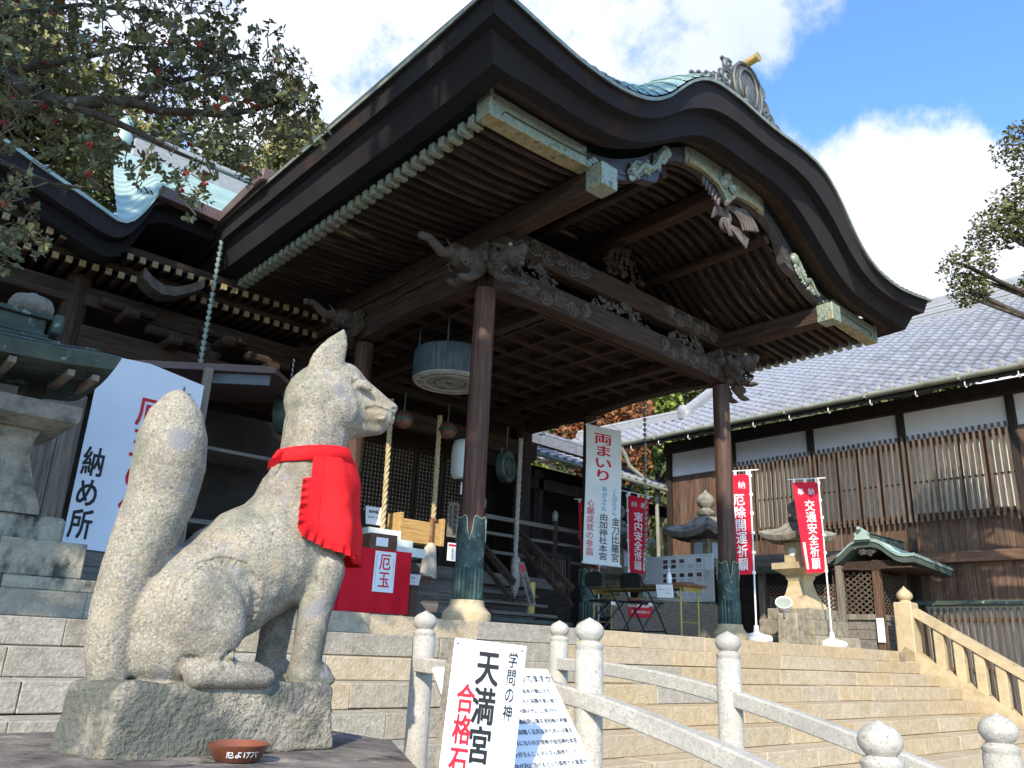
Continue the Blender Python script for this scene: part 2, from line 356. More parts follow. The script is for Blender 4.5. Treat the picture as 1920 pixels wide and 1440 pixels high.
m_tile = mat('roof_tile_grey', (.20, .205, .225), (.29, .295, .315), 9, rough=.38, bump=.06, rv=.16, hv=.3, stain=[((.38, .36, .40), 7, .58, .7), ((.10, .10, .11), 5, .6, .74)], spec=.5)
m_ridge = mat('ridge_tile', (.25, .255, .26), (.36, .36, .36), 8, (1, 1, 6), .5, .1, rv=.08)
m_white = mat('white_plaster', (.78, .76, .735), (.83, .81, .785), 3, rough=.9, bump=.05)
m_shoji = mat('paper_screen', (.62, .59, .50), (.68, .65, .56), 3, rough=.9, bump=.03, rv=.05)
m_bw = wood('brown_board', (.082, .050, .035), (.165, .104, .071), 2, rv=.22, stain=[((.05, .03, .024), 1.4, .56, .72, (4, 4, .7)), ((.32, .20, .12), 1.2, .62, .74, (10, 10, .6))])
m_bwy = wood('brown_rail', (.085, .045, .028), (.18, .10, .06), 1)
m_lat = wood('lattice_timber', (.085, .062, .046), (.165, .125, .095), 2, rv=.2)
m_dark2 = wood('black_brown_post', (.022, .016, .013), (.045, .033, .026), 2)
m_greyw = wood('grey_board', (.16, .135, .105), (.28, .24, .19), 2, rv=.1)
m_greywx = wood('grey_board_x', (.13, .115, .10), (.23, .205, .18), 0, rv=.12)
m_shingle = wood('grey_shingle', (.13, .105, .085), (.22, .18, .15), 1, rv=.15)
m_red = mat('red_cloth', (.60, .009, .014), (.76, .022, .026), 4, rough=.9, bump=.4, bs=16, spec=.12, stain=[((.82, .06, .055), 90, .60, .72, None, .35), ((.45, .006, .012), 7, .58, .75, None, .45)])
m_redflag = mat('crimson_cloth', (.56, .012, .035), (.64, .02, .045), 4, rough=.8, bump=.08, spec=.2)
m_redtab = mat('table_cloth_red', (.58, .008, .022), (.66, .014, .03), 3, rough=.85, bump=.1, spec=.2)
m_paper = mat('white_paper', (.78, .80, .83), (.84, .86, .88), 3, rough=.6, bump=0)
m_board = mat('white_sign_board', (.74, .79, .86), (.80, .85, .91), 2, rough=.4, bump=0)
m_cloth = mat('white_banner_cloth', (.72, .74, .70), (.80, .82, .79), 3, rough=.8, bump=.05)
m_black = mat('black_paint', (.012, .012, .014), None, rough=.6, bump=0)
m_redink = mat('red_paint', (.55, .012, .03), None, rough=.6, bump=0)
m_blueink = mat('blue_paint', (.03, .22, .50), None, rough=.6, bump=0)
m_greyink = mat('grey_brown_paint', (.13, .11, .09), None, rough=.6, bump=0)
m_greyinkl = mat('grey_print', (.33, .33, .35), None, rough=.6, bump=0)
m_photo = mat('printed_photo', (.05, .025, .02), (.16, .09, .07), 14, rough=.5, bump=0, rv=.3)
m_wp = mat('white_enamel', (.78, .78, .77), (.82, .82, .81), 3, rough=.4, bump=0)
m_plast = mat('black_vinyl', (.012, .013, .014), (.02, .02, .022), 9, rough=.45, bump=.05)
m_steel = mat('steel_tube', (.42, .42, .42), (.5, .5, .5), 5, rough=.3, bump=0, metal=.9)
m_chairframe = mat('dark_steel_tube', (.035, .036, .038), (.06, .06, .06), 5, rough=.35, bump=0, metal=.7)
m_brasslg = mat('olive_brass_leg', (.30, .25, .07), (.38, .32, .10), 6, rough=.4, bump=0, metal=.4)
m_tabletop = wood('table_top_wood', (.14, .06, .03), (.24, .11, .06), 1, rough=.4)
m_rope = mat('straw_rope', (.42, .33, .17), (.58, .48, .28), 16, rough=.9, bump=.3)
m_ropeg = mat('grey_rope', (.30, .27, .24), (.42, .38, .34), 16, rough=.9, bump=.3)
m_tassel = mat('tassel_fibre', (.50, .45, .36), (.62, .57, .48), 14, (6, 6, .7), .9, .5)
m_bellred = mat('copper_bell', (.19, .09, .065), (.27, .14, .10), 7, rough=.45, bump=.05, metal=.4)
m_pine = wood('new_pine_board', (.50, .30, .11), (.62, .40, .17), 0, rough=.6, rv=.03)
m_boxw = wood('collection_box_wood', (.085, .042, .028), (.15, .08, .05), 0, rough=.6)
m_bamboo = mat('yellow_bamboo', (.52, .37, .09), (.62, .46, .14), 5, (5, 5, 1), .45, .05)
m_bowl = mat('brown_glazed_clay', (.15, .048, .026), (.22, .075, .042), 6, rough=.28, bump=.04)
m_lant = mat('lantern_paper', (.66, .70, .68), (.72, .76, .74), 5, rough=.8, bump=.05)
m_glass = mat('frosted_pane', (.55, .60, .70), (.62, .66, .76), 3, rough=.25, bump=0)
m_lamp = mat('lamp_lens', (.26, .29, .25), (.34, .38, .33), 3, rough=.15, bump=0)
m_leaf = mat('holly_leaf', (.065, .083, .030), (.165, .175, .070), 3, rough=.5, bump=.05, rv=.4, hv=.2, spec=.5)
m_leafs = mat('holly_foliage', (.062, .080, .030), (.175, .180, .075), 2.4, rough=.5, bump=0, spec=.5, contrast=(.3, .7))
m_berry = mat('red_berry', (.30, .008, .012), (.38, .015, .018), 8, rough=.35, bump=0)
m_barkb = mat('lichened_bark', (.035, .028, .022), (.085, .07, .055), 14, rough=.95, bump=.8, stain=[((.30, .29, .24), 11, .60, .68)])
m_twig = mat('twig_bark', (.12, .10, .075), (.20, .17, .13), 9, rough=.9, bump=.2)
def leafmat(name, a, b, s=.9): return mat(name, a, b, s, rough=.6, bump=0, contrast=(.3, .7), stain=[(tuple(x*.5 for x in a), 5, .5, .7)], spec=.3)
m_ever = leafmat('evergreen_leaf', (.022, .048, .016), (.055, .090, .028))
m_olive = leafmat('olive_leaf', (.16, .155, .055), (.30, .27, .10))
m_maple = leafmat('autumn_leaf', (.23, .075, .03), (.32, .14, .05))
m_lime = leafmat('lime_leaf', (.14, .20, .025), (.23, .27, .05))
m_oak = leafmat('oak_leaf', (.075, .092, .030), (.16, .155, .055))
m_ground = mat('packed_ground', (.16, .135, .10), (.26, .225, .17), 4, rough=.95, bump=.4, bs=30)
m_pave = mat('paving_stone', (.28, .24, .18), (.38, .33, .25), 5, rough=.9, bump=.3, bs=30)
m_hill = mat('wooded_ground', (.03, .035, .015), (.07, .07, .03), .4, rough=.95, bump=.3)
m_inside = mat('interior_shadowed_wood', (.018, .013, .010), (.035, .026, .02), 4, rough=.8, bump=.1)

# ------------------------------------------------------------------ lettering
def glyphs(body, size, bold=.02, sx=1.0, res=3, vertical=True, lead=1.0, align='CENTER', shear=0):
    cu = bpy.data.curves.new('t', 'FONT'); cu.body = '\n'.join(body) if vertical else body
    cu.size = size; bold *= size; cu.resolution_u = res; cu.align_x = align; cu.align_y = 'TOP' if vertical else 'CENTER'; cu.space_line = lead; cu.shear = shear
    o = bpy.data.objects.new('t', cu); COL.objects.link(o); dg = bpy.context.evaluated_depsgraph_get(); dg.update()
    me = bpy.data.meshes.new_from_object(o.evaluated_get(dg)); V0 = [Vector((v.co.x*sx, v.co.y, 0)) for v in me.vertices]; F0 = [tuple(p.vertices) for p in me.polygons]; V, F = [], []
    for k, (dx, dy) in enumerate(((-.7, -.5), (.7, .5), (-.7, .5), (.7, -.5)) if bold else ((0, 0),)):
        b = len(V); V += [v+Vector((dx*bold, dy*bold, k*.0002)) for v in V0]; F += [tuple(b+i for i in f) for f in F0]
    bpy.data.objects.remove(o); bpy.data.curves.remove(cu); bpy.data.meshes.remove(me)
    return V, F
def column(body, top, bot, x, width=1.0, **kw):
    """vertical writing filling top..bot, centred on x"""
    n = len(body); V, F = glyphs(body, 1.0, **kw)
    if not V: return V, F
    y0, y1 = min(v.y for v in V), max(v.y for v in V); x0, x1 = min(v.x for v in V), max(v.x for v in V)
    k = (top-bot)/(y1-y0); kx = width/(x1-x0); cx = (x0+x1)/2
    return [Vector(((v.x-cx)*kx+x, bot+(v.y-y0)*k, v.z)) for v in V], F
def line(body, x, y, size, **kw):
    V, F = glyphs(body, size, vertical=False, align='LEFT', **kw)
    return [v+Vector((x, y, 0)) for v in V], F
def lettering(parts, parent, M, m, eps=.003, bend=None, name='lettering'):
    if len(parts) > 1: return [lettering([p], parent, M, m, eps, bend, name) for p in parts]
    mb = MB()
    for V, F in parts:
        b = len(mb.v)
        for v in V:
            q = bend(v.x, v.y) if bend else v; dz = v.z if bend else 0
            mb.v.append((q[0], q[1], q[2]+eps+dz))
        mb.f += [tuple(b+i for i in f) for f in F]
    return add(name, (mb, m), parent, M)

# ================================================================== GROUND, HILLS
def hz(x, y):
    d = max(0, (y-17))/30; e = max(0, x-24)/26
    h = 15*min(1.4, d)**1.2 + 12*min(1.4, e)**1.2
    return h + (noise.noise(Vector((x*.06, y*.06, 0)))*1.6 if h > .3 else 0)
add('ground', (MB().grid(20, 20, lambda u, v: (-400+800*u, -400+800*v, 0)), m_ground), kind='structure')
add('hill', (MB().grid(70, 60, lambda u, v: (-60+150*u, -8+75*v, hz(-60+150*u, -8+75*v)-.25)), m_hill, True), kind='structure')

# ================================================================== STONE STAIRS AND PLATFORM
ZP, RIS, TRD, YE = 1.87, .17, .30, 6.1
st = thing('stone_stairs', 'wide flight of tan granite steps rising to the shrine porch', 'stairs', (7, 4.6, 0))
rng = random.Random(3)
step_cache = {}
for k in range(11):
    x = -2.4 + rng.random(); zt = ZP-RIS*k; yf = YE-TRD*k
    while x < 14.04:
        L = rng.choice((.7, .9, 1.05, 1.2, 1.35)); L = min(L, 14.05-x)
        if 14.05-(x+L) < .35: L = 14.05-x
        dp = .62 if k == 0 else .36
        grey = rng.random() < (1 if x < 2.2 else max(0, (7.5-x)/6.5)); key = (round(L, 2), dp, grey)  # shade-coloured blocks take over towards the left end
        if key not in step_cache: step_cache[key] = MB().cbox(0, L-.003, 0, dp, -RIS+.003, 0, .0065, .0022).mesh('step_block', m_stepshade if grey else m_step)
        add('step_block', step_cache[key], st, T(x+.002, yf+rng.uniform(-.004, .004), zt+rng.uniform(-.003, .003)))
        x += L
core = MB()
for k in range(1, 11): core.box(-2.6, 14.04, YE-TRD*k+.33, YE-TRD*k+.70, 0, ZP-RIS*k-.02)
add('stair_core', (core, m_old), st)
for i in range(13):
    for j in range(9):
        x0, y0 = -2.4+1.27*i, 6.72+1.0*j
        add('paving_slab', step_cache.setdefault('pave', MB().cbox(0, 1.265, 0, .995, -.1, 0, .006).mesh('paving_slab', m_pave)), st, T(x0, y0, ZP-.004))
add('platform_core', (MB().box(-2.6, 14.1, 6.5, 15.9, 0, ZP-.11), m_old), st)
add('platform_side', (MB().box(14.06, 14.4, 6.05, 15.9, 0, ZP-.01), m_old), st)

# right balustrade
def onion(z, r, k=1.0): return [(r*.80, z-.02), (r*.80, z), (r*.62, z+.03*k), (r*.95, z+.07*k), (r*1.0, z+.10*k), (r*.9, z+.14*k), (r*.55, z+.185*k), (r*.2, z+.22*k), (.004, z+.25*k)]
bl = thing('stone_balustrade', 'tan stone balustrade descending the right side of the steps, onion finial on its square post', 'balustrade', (14.27, 6, 0))
add('post', (MB().cbox(14.12, 14.42, 5.86, 6.16, 1.7, 2.66, .02), m_tan), bl)
add('finial', (MB().lathe(onion(2.66, .13, 1.1), 16, (14.27, 6.01, 0)), m_tan, 60), bl)
zr = lambda y: 2.50-(5.86-y)*.60
add('handrail', (MB().beam((14.27, 5.87, zr(5.87)), (14.27, 2.4, zr(2.4)), .2, .135), m_tan), bl)
add('stringer', (MB().beam((14.27, 6.1, zr(6.1)-.80), (14.27, 2.4, zr(2.4)-.80), .3, .26), m_tan), bl)
bal = MB().cbox(-.07, .07, -.075, .075, 0, .62, .012).mesh('baluster', m_tan)
for i in range(11): y = 5.52-.285*i; add('baluster', bal, bl, T(14.27, y, zr(y)-.69))
add('end_post', (MB().cbox(14.12, 14.42, 2.1, 2.4, -.1, .9, .02), m_tan), bl)

# ================================================================== SHRINE HALL
hall = thing('shrine_hall', 'dark timber shrine hall with a sweeping cusped gable porch and verdigris copper roof', 'shrine', (7.62, 9, ZP))
XC = 7.65
TOP = [(0, 7.80), (.3, 7.81), (.6, 7.83), (.9, 7.82), (1.1, 7.80), (1.35, 7.71), (1.6, 7.53), (1.8, 7.33), (2.0, 7.12), (2.25, 6.94), (2.5, 6.84), (2.75, 6.79), (3.0, 6.775), (3.3, 6.78), (3.6, 6.82), (3.9, 6.87), (4.35, 6.95)]
ABOT = [(0, 7.56), (.6, 7.57), (1.0, 7.52), (1.3, 7.40), (1.6, 7.22), (1.85, 7.02), (2.1, 6.84), (2.4, 6.70), (2.75, 6.62), (3.1, 6.605), (3.5, 6.63), (4.0, 6.68), (4.35, 6.74)]
BBOT = [(0, 7.38), (.6, 7.38), (1.0, 7.30), (1.3, 7.15), (1.6, 6.96), (1.85, 6.80), (2.1, 6.66), (2.4, 6.55), (2.75, 6.49), (3.1, 6.47), (3.6, 6.47), (4.0, 6.45), (4.35, 6.5)]
GTOP = [(0, 7.47), (.5, 7.46), (.85, 7.40), (1.3, 7.14), (1.65, 6.88), (1.9, 6.74), (2.15, 6.62), (2.5, 6.54), (3.0, 6.515), (3.8, 6.50)]
GBOT = [(0, 7.17), (.25, 7.19), (.5, 7.23), (.75, 7.215), (1.0, 7.14), (1.2, 7.02), (1.42, 6.80), (1.6, 6.63), (1.85, 6.49), (2.2, 6.385), (2.6, 6.33), (3.0, 6.30), (3.8, 6.27)]
SS = [-4.35+8.7*i/88 for i in range(89)]
YB = 11.2                                       # where the porch roof runs into the hall roof
# eave layers: the cut face of the thatch on three sides, made of rings that step inwards
layers = [(4.35, 4.23, TOP), (4.30, 4.30, ABOT), (4.22, 4.42, [(a, b-.005) for a, b in ABOT]), (4.10, 4.52, BBOT), (3.92, 4.66, [(a, b-.01) for a, b in BBOT]), (3.82, 4.88, [(a, b+.10) for a, b in BBOT])]
def eave_ring(la, lb):
    mb = MB()
    P = [], []
    for q, (hw, yf, cv) in enumerate((la, lb)):
        side = spl(cv, hw); n = 14
        for i in range(n): P[q].append((XC-hw, lerp(YB, yf, i/n), side+.05*max(0, (i/n-.75)/.25)**2-.05))
        for s in SS: P[q].append((XC+s*hw/4.35, yf, spl(cv, abs(s*hw/4.35))))
        for i in range(1, n+1): P[q].append((XC+hw, lerp(yf, YB, i/n), side+.05*max(0, ((1-i/n)-.75)/.25)**2-.05))
    b = len(P[0]); mb.v = P[0]+P[1]
    for i in range(b-1): mb.f.append((i, b+i, b+i+1, i+1))
    return mb
for i, (a, b) in enumerate(zip(layers, layers[1:])):
    add(('eave_edge', 'eave_underside', 'eave_layer', 'eave_soffit', 'eave_board')[i], (eave_ring(a, b), (m_thatch2, m_bark, m_thatch2, m_bark, m_dx)[i], 40), hall)
lip = MB()
def lipfn(off, dz):
    P = [(XC-4.35-off, lerp(YB, 4.23-off, i/14), spl(TOP, 4.35)-.05+.05*max(0, (i/14-.75)/.25)**2+dz) for i in range(14)]
    P += [(XC+s*(4.35+off)/4.35, 4.23-off, spl(TOP, abs(s))+dz) for s in SS]
    P += [(XC+4.35+off, lerp(4.23-off, YB, i/14), spl(TOP, 4.35)-.05+.05*max(0, (1-i/14-.75)/.25)**2+dz) for i in range(1, 15)]
    return P
ra, rb, rc = lipfn(.035, -.035), lipfn(.04, .002), lipfn(-.03, .010)
b = len(ra); lip.v = ra+rb+rc
for i in range(b-1): lip.f += [(i, i+1, b+i+1, b+i), (b+i, b+i+1, 2*b+i+1, 2*b+i), (2*b+i, 2*b+i+1, i+1, i)]
add('copper_eave_lip', (lip, m_trim), hall)
# copper roof, panel by panel
def roofz(s, y):
    a = spl([(0, .20), (.8, .22), (1.4, .27), (1.8, .36), (2.1, .46), (2.4, .50), (2.8, .43), (3.1, .32), (3.4, .19), (3.8, .07), (4.35, .012)], abs(s)); t = (y-4.2)
    return spl(TOP, abs(s)) + .015 + a*(1-math.exp(-t/.30)) + .05*min(t, 3)*max(0, 1-abs(s)/4)
np_ = 56; w = 8.7/np_
for i in range(np_):
    s0, s1 = -4.35+w*i, -4.35+w*(i+1)
    mb = MB()
    def pf(u, v, s0=s0, s1=s1):
        y = 4.22+3.6*v*v; s = s0+(s1-s0)*u+.10*math.sin(v*2.5)*(1 if s0 < 0 else -1)*0
        return (XC+s, y, roofz(s, y)+(.016 if u == 0 else (.004 if u < .99 else 0)))
    mb.grid(3, 9, pf)
    mb.tube([(XC+s0, 4.24+3.6*(j/9)**2, roofz(s0, 4.24+3.6*(j/9)**2)+.010) for j in range(10)], .012, 4, False)
    add('roof_panel', (mb, m_copper, 35), hall)
add('roof_sheet', (MB().grid(30, 8, lambda u, v: (XC-4.35+8.7*u, 7.78+5*v, roofz(-4.35+8.7*u, 7.78))), m_copperroof, True), hall)
# ridge and ridge-end ornament
add('ridge', (MB().cbox(XC-.16, XC+.16, 5.0, 11, 8.5, 8.95, .03), m_coppercorr), hall)
OY = 4.50
def swirl(cx, cz, r0, turns, a0, dirn, y, rad=.03, n=26, yr=.02):
    P = []
    for i in range(n):
        t = i/(n-1); a = a0+dirn*turns*2*math.pi*t; r = r0*(1-t*.82); P.append((cx+r*math.cos(a), y-yr*t, cz+r*math.sin(a)))
    return P
orn = MB()
heart = [(-.22, 0), (-.30, .16), (-.33, .34), (-.28, .52), (-.18, .63), (-.07, .68), (.07, .68), (.18, .63), (.28, .52), (.33, .34), (.30, .16), (.22, 0)]
OZ = 8.17
orn.prism(heart, lambda a, c, t: (XC+a, t, OZ+c), OY, OY+.16)
add('ridge_ornament', (orn, m_lead), hall)
heart2 = [(a*.62, .10+c*.72) for a, c in heart]
fr = MB(); fr.tube([(XC+a, OY-.012, OZ+c) for a, c in heart2+heart2[:1]], .022, 6); fr.tube([(XC+a*.98, OY-.004, OZ+c*.985) for a, c in heart], .026, 6)
fr.ell((XC, OY-.02, OZ+.22), (.1, .03, .14))
add('ornament_relief', (fr, m_lead, True), hall)
fins = MB()
for sg in (-1, 1):
    for cx, cz, r, tn, a0 in ((.42, .26, .13, 1.6, 2.2), (.56, .13, .11, 1.5, 2.0), (.72, .05, .10, 1.5, 1.8), (.88, -.04, .085, 1.4, 1.6), (1.02, -.12, .07, 1.3, 1.5), (.36, .48, .10, 1.4, 2.2)):
        fins.tube([(XC+sg*(p[0]), p[1], p[2]) for p in swirl(cx, OZ+cz, r, tn, a0, -1, OY+.05)], lambda t: .036*(1-.4*t), 7)
        fins.tube([(XC+sg*(cx-.05), OY+.06, OZ+cz-.1), (XC+sg*(cx+.05), OY+.06, OZ+cz+.07), (XC+sg*(cx+.12), OY+.06, OZ+cz+.09)], lambda t: .05*(1-.5*t), 7)
    fins.prism([(.2, -.02), (.34, .42), (.5, .22), (.8, .03), (1.06, -.2), (1.0, -.3), (.2, -.3)], lambda a, c, t, sg=sg: (XC+sg*a, t, OZ+c), OY+.03, OY+.12)
add('ornament_fin', (fins, m_lead, 50), hall)
add('ridge_cylinder', (MB().tube([(XC, OY+.25, OZ+.70), (XC, OY-.17, OZ+.72)], .055, 16).tube([(XC, OY-.15, OZ+.718), (XC, OY-.18, OZ+.72)], .062, 16), m_gold, 50), hall)
# gable board (bargeboard)
SG = [-3.8+7.6*i/96 for i in range(97)]
gb = MB()
gb.ribbon([(XC+s, spl(GTOP, abs(s)), spl(GBOT, abs(s))) for s in SG], lambda x, z: (x, 4.90, z), lambda x, z: (x, 5.00, z))
add('bargeboard', (gb, m_barge, 40), hall)
for off, y, wd in ((.06, 4.885, .028), (.13, 4.893, .012)):
    add('bargeboard_moulding', (MB().ribbon([(XC+s, spl(GBOT, abs(s))+off+wd, spl(GBOT, abs(s))+off) for s in SG], lambda x, z: (x, y, z), lambda x, z: (x, 4.9, z)), m_barge, 40), hall)
for sg in (-1, 1):                              # cusps of the gable board
    add('cusp', (MB().prism([(1.18, 7.05), (1.26, 6.98), (1.36, 6.70), (1.42, 6.66), (1.62, 6.61), (1.60, 6.68), (1.45, 6.85)], lambda a, c, t: (XC+sg*a, t, c), 4.892, 5.01), m_barge), hall)
    # copper cladding on the tails
    P = [(XC+sg*s, spl(GTOP, s)+.012, spl(GBOT, s)-.004) for s in (2.55, 2.8, 3.1, 3.4, 3.65, 3.82)]
    if sg < 0: P = P[::-1]
    q = MB().ribbon(P, lambda x, z: (x, 4.862, z), lambda x, z: (x, 5.01, z)); add('tail_cladding', (q, m_clad, 40), hall)
    P2 = [(XC+sg*s, spl(GBOT, s)-.001, spl(GBOT, s)-.018) for s in (2.48, 2.8, 3.1, 3.4, 3.65, 3.835)]
    if sg < 0: P2 = P2[::-1]
    add('gilt_underside', (MB().ribbon(P2, lambda x, z: (x, 4.85, z), lambda x, z: (x, 5.02, z)), m_cladgold), hall)
    add('cladding_line', (MB().tube([(XC+sg*s, 4.855, spl(GBOT, s)+.10) for s in (2.5, 2.8, 3.1, 3.4, 3.66)]+[(XC+sg*3.70, 4.855, spl(GBOT, 3.7)+.05)], .008, 5), m_ring), hall)
    rag = MB()
    for i in range(5): rag.ell((XC+sg*(2.50-.045*i), 4.875, spl(GBOT, 2.5)+.05+.04*(i % 3)), (.05, .012, .03))
    add('cladding_scroll', (rag, m_clad, True), hall)
    add('tail_end_plate', (MB().cbox(XC+sg*3.84-.022, XC+sg*3.84+.022, 4.84, 5.03, 6.255, 6.535, .006), m_clad), hall)
def blobs(fn, n, seed, r=(.03, .06), flat=.5, curls=6):
    """carved mass: leaves and curls over fn(u, v) -> point, out"""
    g = random.Random(seed); mb = MB()
    for i in range(n):
        p, o_ = fn(g.random(), g.random()); rr = g.uniform(*r); M = Matrix.Rotation(g.uniform(0, 6.3), 3, Vector(o_)) if True else None
        mb.ell(Vector(p)+Vector(o_)*g.uniform(0, rr*.5), (rr, rr*g.uniform(.25, .6), rr*g.uniform(.4, .9)), Matrix.Rotation(g.uniform(-1.2, 1.2), 3, 'Y') if abs(o_[1]) > .5 else Matrix.Rotation(g.uniform(-1.2, 1.2), 3, 'X') @ Matrix.Rotation(math.pi/2, 3, 'Z'), 8, 6)
    for i in range(curls):
        p, o_ = fn(g.random(), g.random()); r0 = g.uniform(*r)*1.2; a0 = g.uniform(0, 6.3); dn = g.choice((-1, 1))
        ax = Vector((1, 0, 0)) if abs(o_[1]) > .5 else Vector((0, 1, 0))
        P = []
        for j in range(16):
            t = j/15; a = a0+dn*t*8; rad = r0*(1-.8*t); P.append(Vector(p)+ax*rad*math.cos(a)+Vector((0, 0, 1))*rad*math.sin(a)+Vector(o_)*(r[0]*.6+.01*t))
        mb.tube(P, lambda t: r0*.22*(1-.5*t), 5)
    return mb
for sg, s0, s1 in ((-1, 1.24, 1.86), (1, 1.55, 2.15)):   # verdigris dragons on the gable board
    add('bronze_dragon', (blobs(lambda u, v: ((XC+sg*lerp(s0, s1, u), 4.885, spl(GBOT, lerp(s0, s1, u))+lerp(.02, .19, v)), (0, -1, 0)), 30, 5+sg, (.03, .058), .5, 14).tube(
        [(XC+sg*lerp(s0, s1, t), 4.86, spl(GBOT, lerp(s0, s1, t))+.11+.05*math.sin(t*12)) for t in [i/16 for i in range(17)]], lambda t: .055-.03*t, 7).ell((XC+sg*s0, 4.86, spl(GBOT, s0)+.14), (.09, .05, .08)), m_clad, 50), hall)
# centre pendant: clad crest with three jewels, phoenix below
cr_ = MB().ribbon([(XC+s, spl(GTOP, abs(s))+.005, max(spl(GBOT, abs(s))-.003, 7.0) if abs(s) > .2 else 7.19-.19*(1-abs(s)/.2)) for s in [-.85+1.7*i/34 for i in range(35)]], lambda x, z: (x, 4.870, z), lambda x, z: (x, 4.898, z))
add('crest_cladding', (cr_, m_clad, 30), hall)
add('crest_rim', (MB().ribbon([(XC+s, (spl(GBOT, abs(s)) if abs(s) > .2 else 7.19-.19*(1-abs(s)/.2))+.055, (spl(GBOT, abs(s)) if abs(s) > .2 else 7.19-.19*(1-abs(s)/.2))-.012) for s in [-.8+1.6*i/40 for i in range(41)]], lambda x, z: (x, 4.850, z), lambda x, z: (x, 4.9, z)), m_cladgold), hall)
jw = MB()
for dx, dz in ((-.09, .20), (.09, .20), (0, .33)): jw.ell((XC+dx, 4.85, 7.05+dz), (.062, .05, .062)); jw.tube([(XC+dx+.075*math.cos(a*.5236), 4.845, 7.05+dz+.075*math.sin(a*.5236)) for a in range(13)], .012, 6)
add('jewel_crest', (jw, m_clad, True), hall)
ph = MB()
ph.ell((XC+.03, 4.93, 6.78), (.085, .07, .15), Matrix.Rotation(.45, 3, 'Y')); ph.ell((XC-.03, 4.91, 6.70), (.10, .06, .10))
ph.tube([(XC+.0, 4.92, 6.86), (XC-.05, 4.86, 6.93), (XC-.10, 4.82, 6.94), (XC-.15, 4.79, 6.90)], lambda t: .05-.022*t, 8); ph.ell((XC-.11, 4.80, 6.93), (.045, .035, .035))
for i in range(12):                             # separate feathers of the spread wings
    t = i/11; yy = .02*(i % 2)
    ph.tube([(XC-.06-.36*t, 4.92-yy, 7.00+.13*t), (XC-.17-.36*t, 4.87-yy, 6.97+.15*t), (XC-.25-.33*t, 4.84-yy, 6.88+.17*t), (XC-.27-.33*t, 4.83-yy, 6.80+.21*t)], lambda u: .026*(1-.5*u), 6)
    ph.tube([(XC+.06+.34*t, 4.92-yy, 6.99+.10*t), (XC+.17+.32*t, 4.87-yy, 6.93+.06*t), (XC+.24+.30*t, 4.84-yy, 6.82+.06*t), (XC+.25+.31*t, 4.82-yy, 6.70+.10*t)], lambda u: .026*(1-.5*u), 6)
for i in range(9):
    t = i/8; ph.tube([(XC-.02, 4.92, 6.82), (XC-.14-.10*t, 4.88, 6.86-.10*t), (XC-.30-.08*t, 4.85, 6.84-.20*t)], lambda u: .028*(1-.5*u), 6)
    ph.tube([(XC+.04, 4.92, 6.74), (XC+.14+.08*t, 4.88, 6.66+.06*t), (XC+.34+.06*t, 4.85, 6.50+.14*t)], lambda u: .028*(1-.5*u), 6)
    ph.tube([(XC-.06-.06*math.cos(t*6), 4.86, 6.70+.06*math.sin(t*6)), (XC-.02, 4.85, 6.62-.01*i), (XC+.05, 4.85, 6.56)], lambda u: .018*(1-.4*u), 5)
add('phoenix_carving', (ph, m_carve2, 60), hall)

# curved rafters, one by one, following the gable profile
RB = [(0, 7.30), (.5, 7.30), (.85, 7.22), (1.2, 7.04), (1.5, 6.82), (1.8, 6.62), (2.1, 6.48), (2.4, 6.38), (2.8, 6.32), (3.3, 6.285), (3.8, 6.27)]
SR = [-3.79+7.58*i/60 for i in range(61)]
ribm = MB().ribbon([(s, spl(RB, abs(s))+.085, spl(RB, abs(s))) for s in SR], lambda x, z: (x, -.034, z), lambda x, z: (x, .034, z)).mesh('rafter', m_rib, 30)
tipm = MB()
tipm.cbox(-3.86, -3.72, -.040, .040, 6.26, 6.37, .008)
tipm.box(-3.865, -3.862, -.028, .028, 6.275, 6.355)
tipm = tipm.mesh('rafter_tip', m_clad); tipr = MB().cbox(3.72, 3.86, -.040, .040, 6.26, 6.37, .008).mesh('rafter_tip', m_clad)
for i in range(35):
    y = 5.12+.155*i
    r_ = add('rafter', ribm, hall, T(XC, y, 0)); add('rafter_tip', tipm, r_, T(XC, y, 0)); add('rafter_tip', tipr, r_, T(XC, y, 0))
sof = MB().ribbon([(XC+s, spl(RB, abs(s))+.13, spl(RB, abs(s))+.087) for s in SR], lambda x, z: (x, 4.99, z), lambda x, z: (x, 10.8, z))
add('soffit', (sof, m_soffit, 30), hall)
for sg in (-1, 1): add('eave_batten', (MB().box(XC+sg*3.72-.05, XC+sg*3.72+.05, 5.0, 10.6, 6.372, 6.42), m_dy), hall)

# purlins on the posts
PX = (5.28, 9.95)
for x in PX:
    p = add('purlin', (MB().cbox(x-.11, x+.11, 4.92, 11, 6.10, 6.34, .01), m_dy), hall)
    add('purlin_cap', (MB().cbox(x-.118, x+.118, 4.70, 4.93, 6.092, 6.348, .008), m_clad), p)
    add('outer_beam', (MB().cbox(x-.10, x+.10, 6.2, 11, 5.93, 6.09, .01), m_dy), hall)
add('ridge_purlin', (MB().cbox(XC-.10, XC+.10, 5.0, 10.8, 7.08, 7.27, .01), m_dy), hall)
add('gable_purlin', (MB().tube([(XC-1.1, 5.0, 6.98), (XC-1.1, 10.5, 6.98)], .07, 8), m_dy), hall)
add('gable_purlin', (MB().tube([(XC+1.1, 5.0, 6.98), (XC+1.1, 10.5, 6.98)], .07, 8), m_dy), hall)

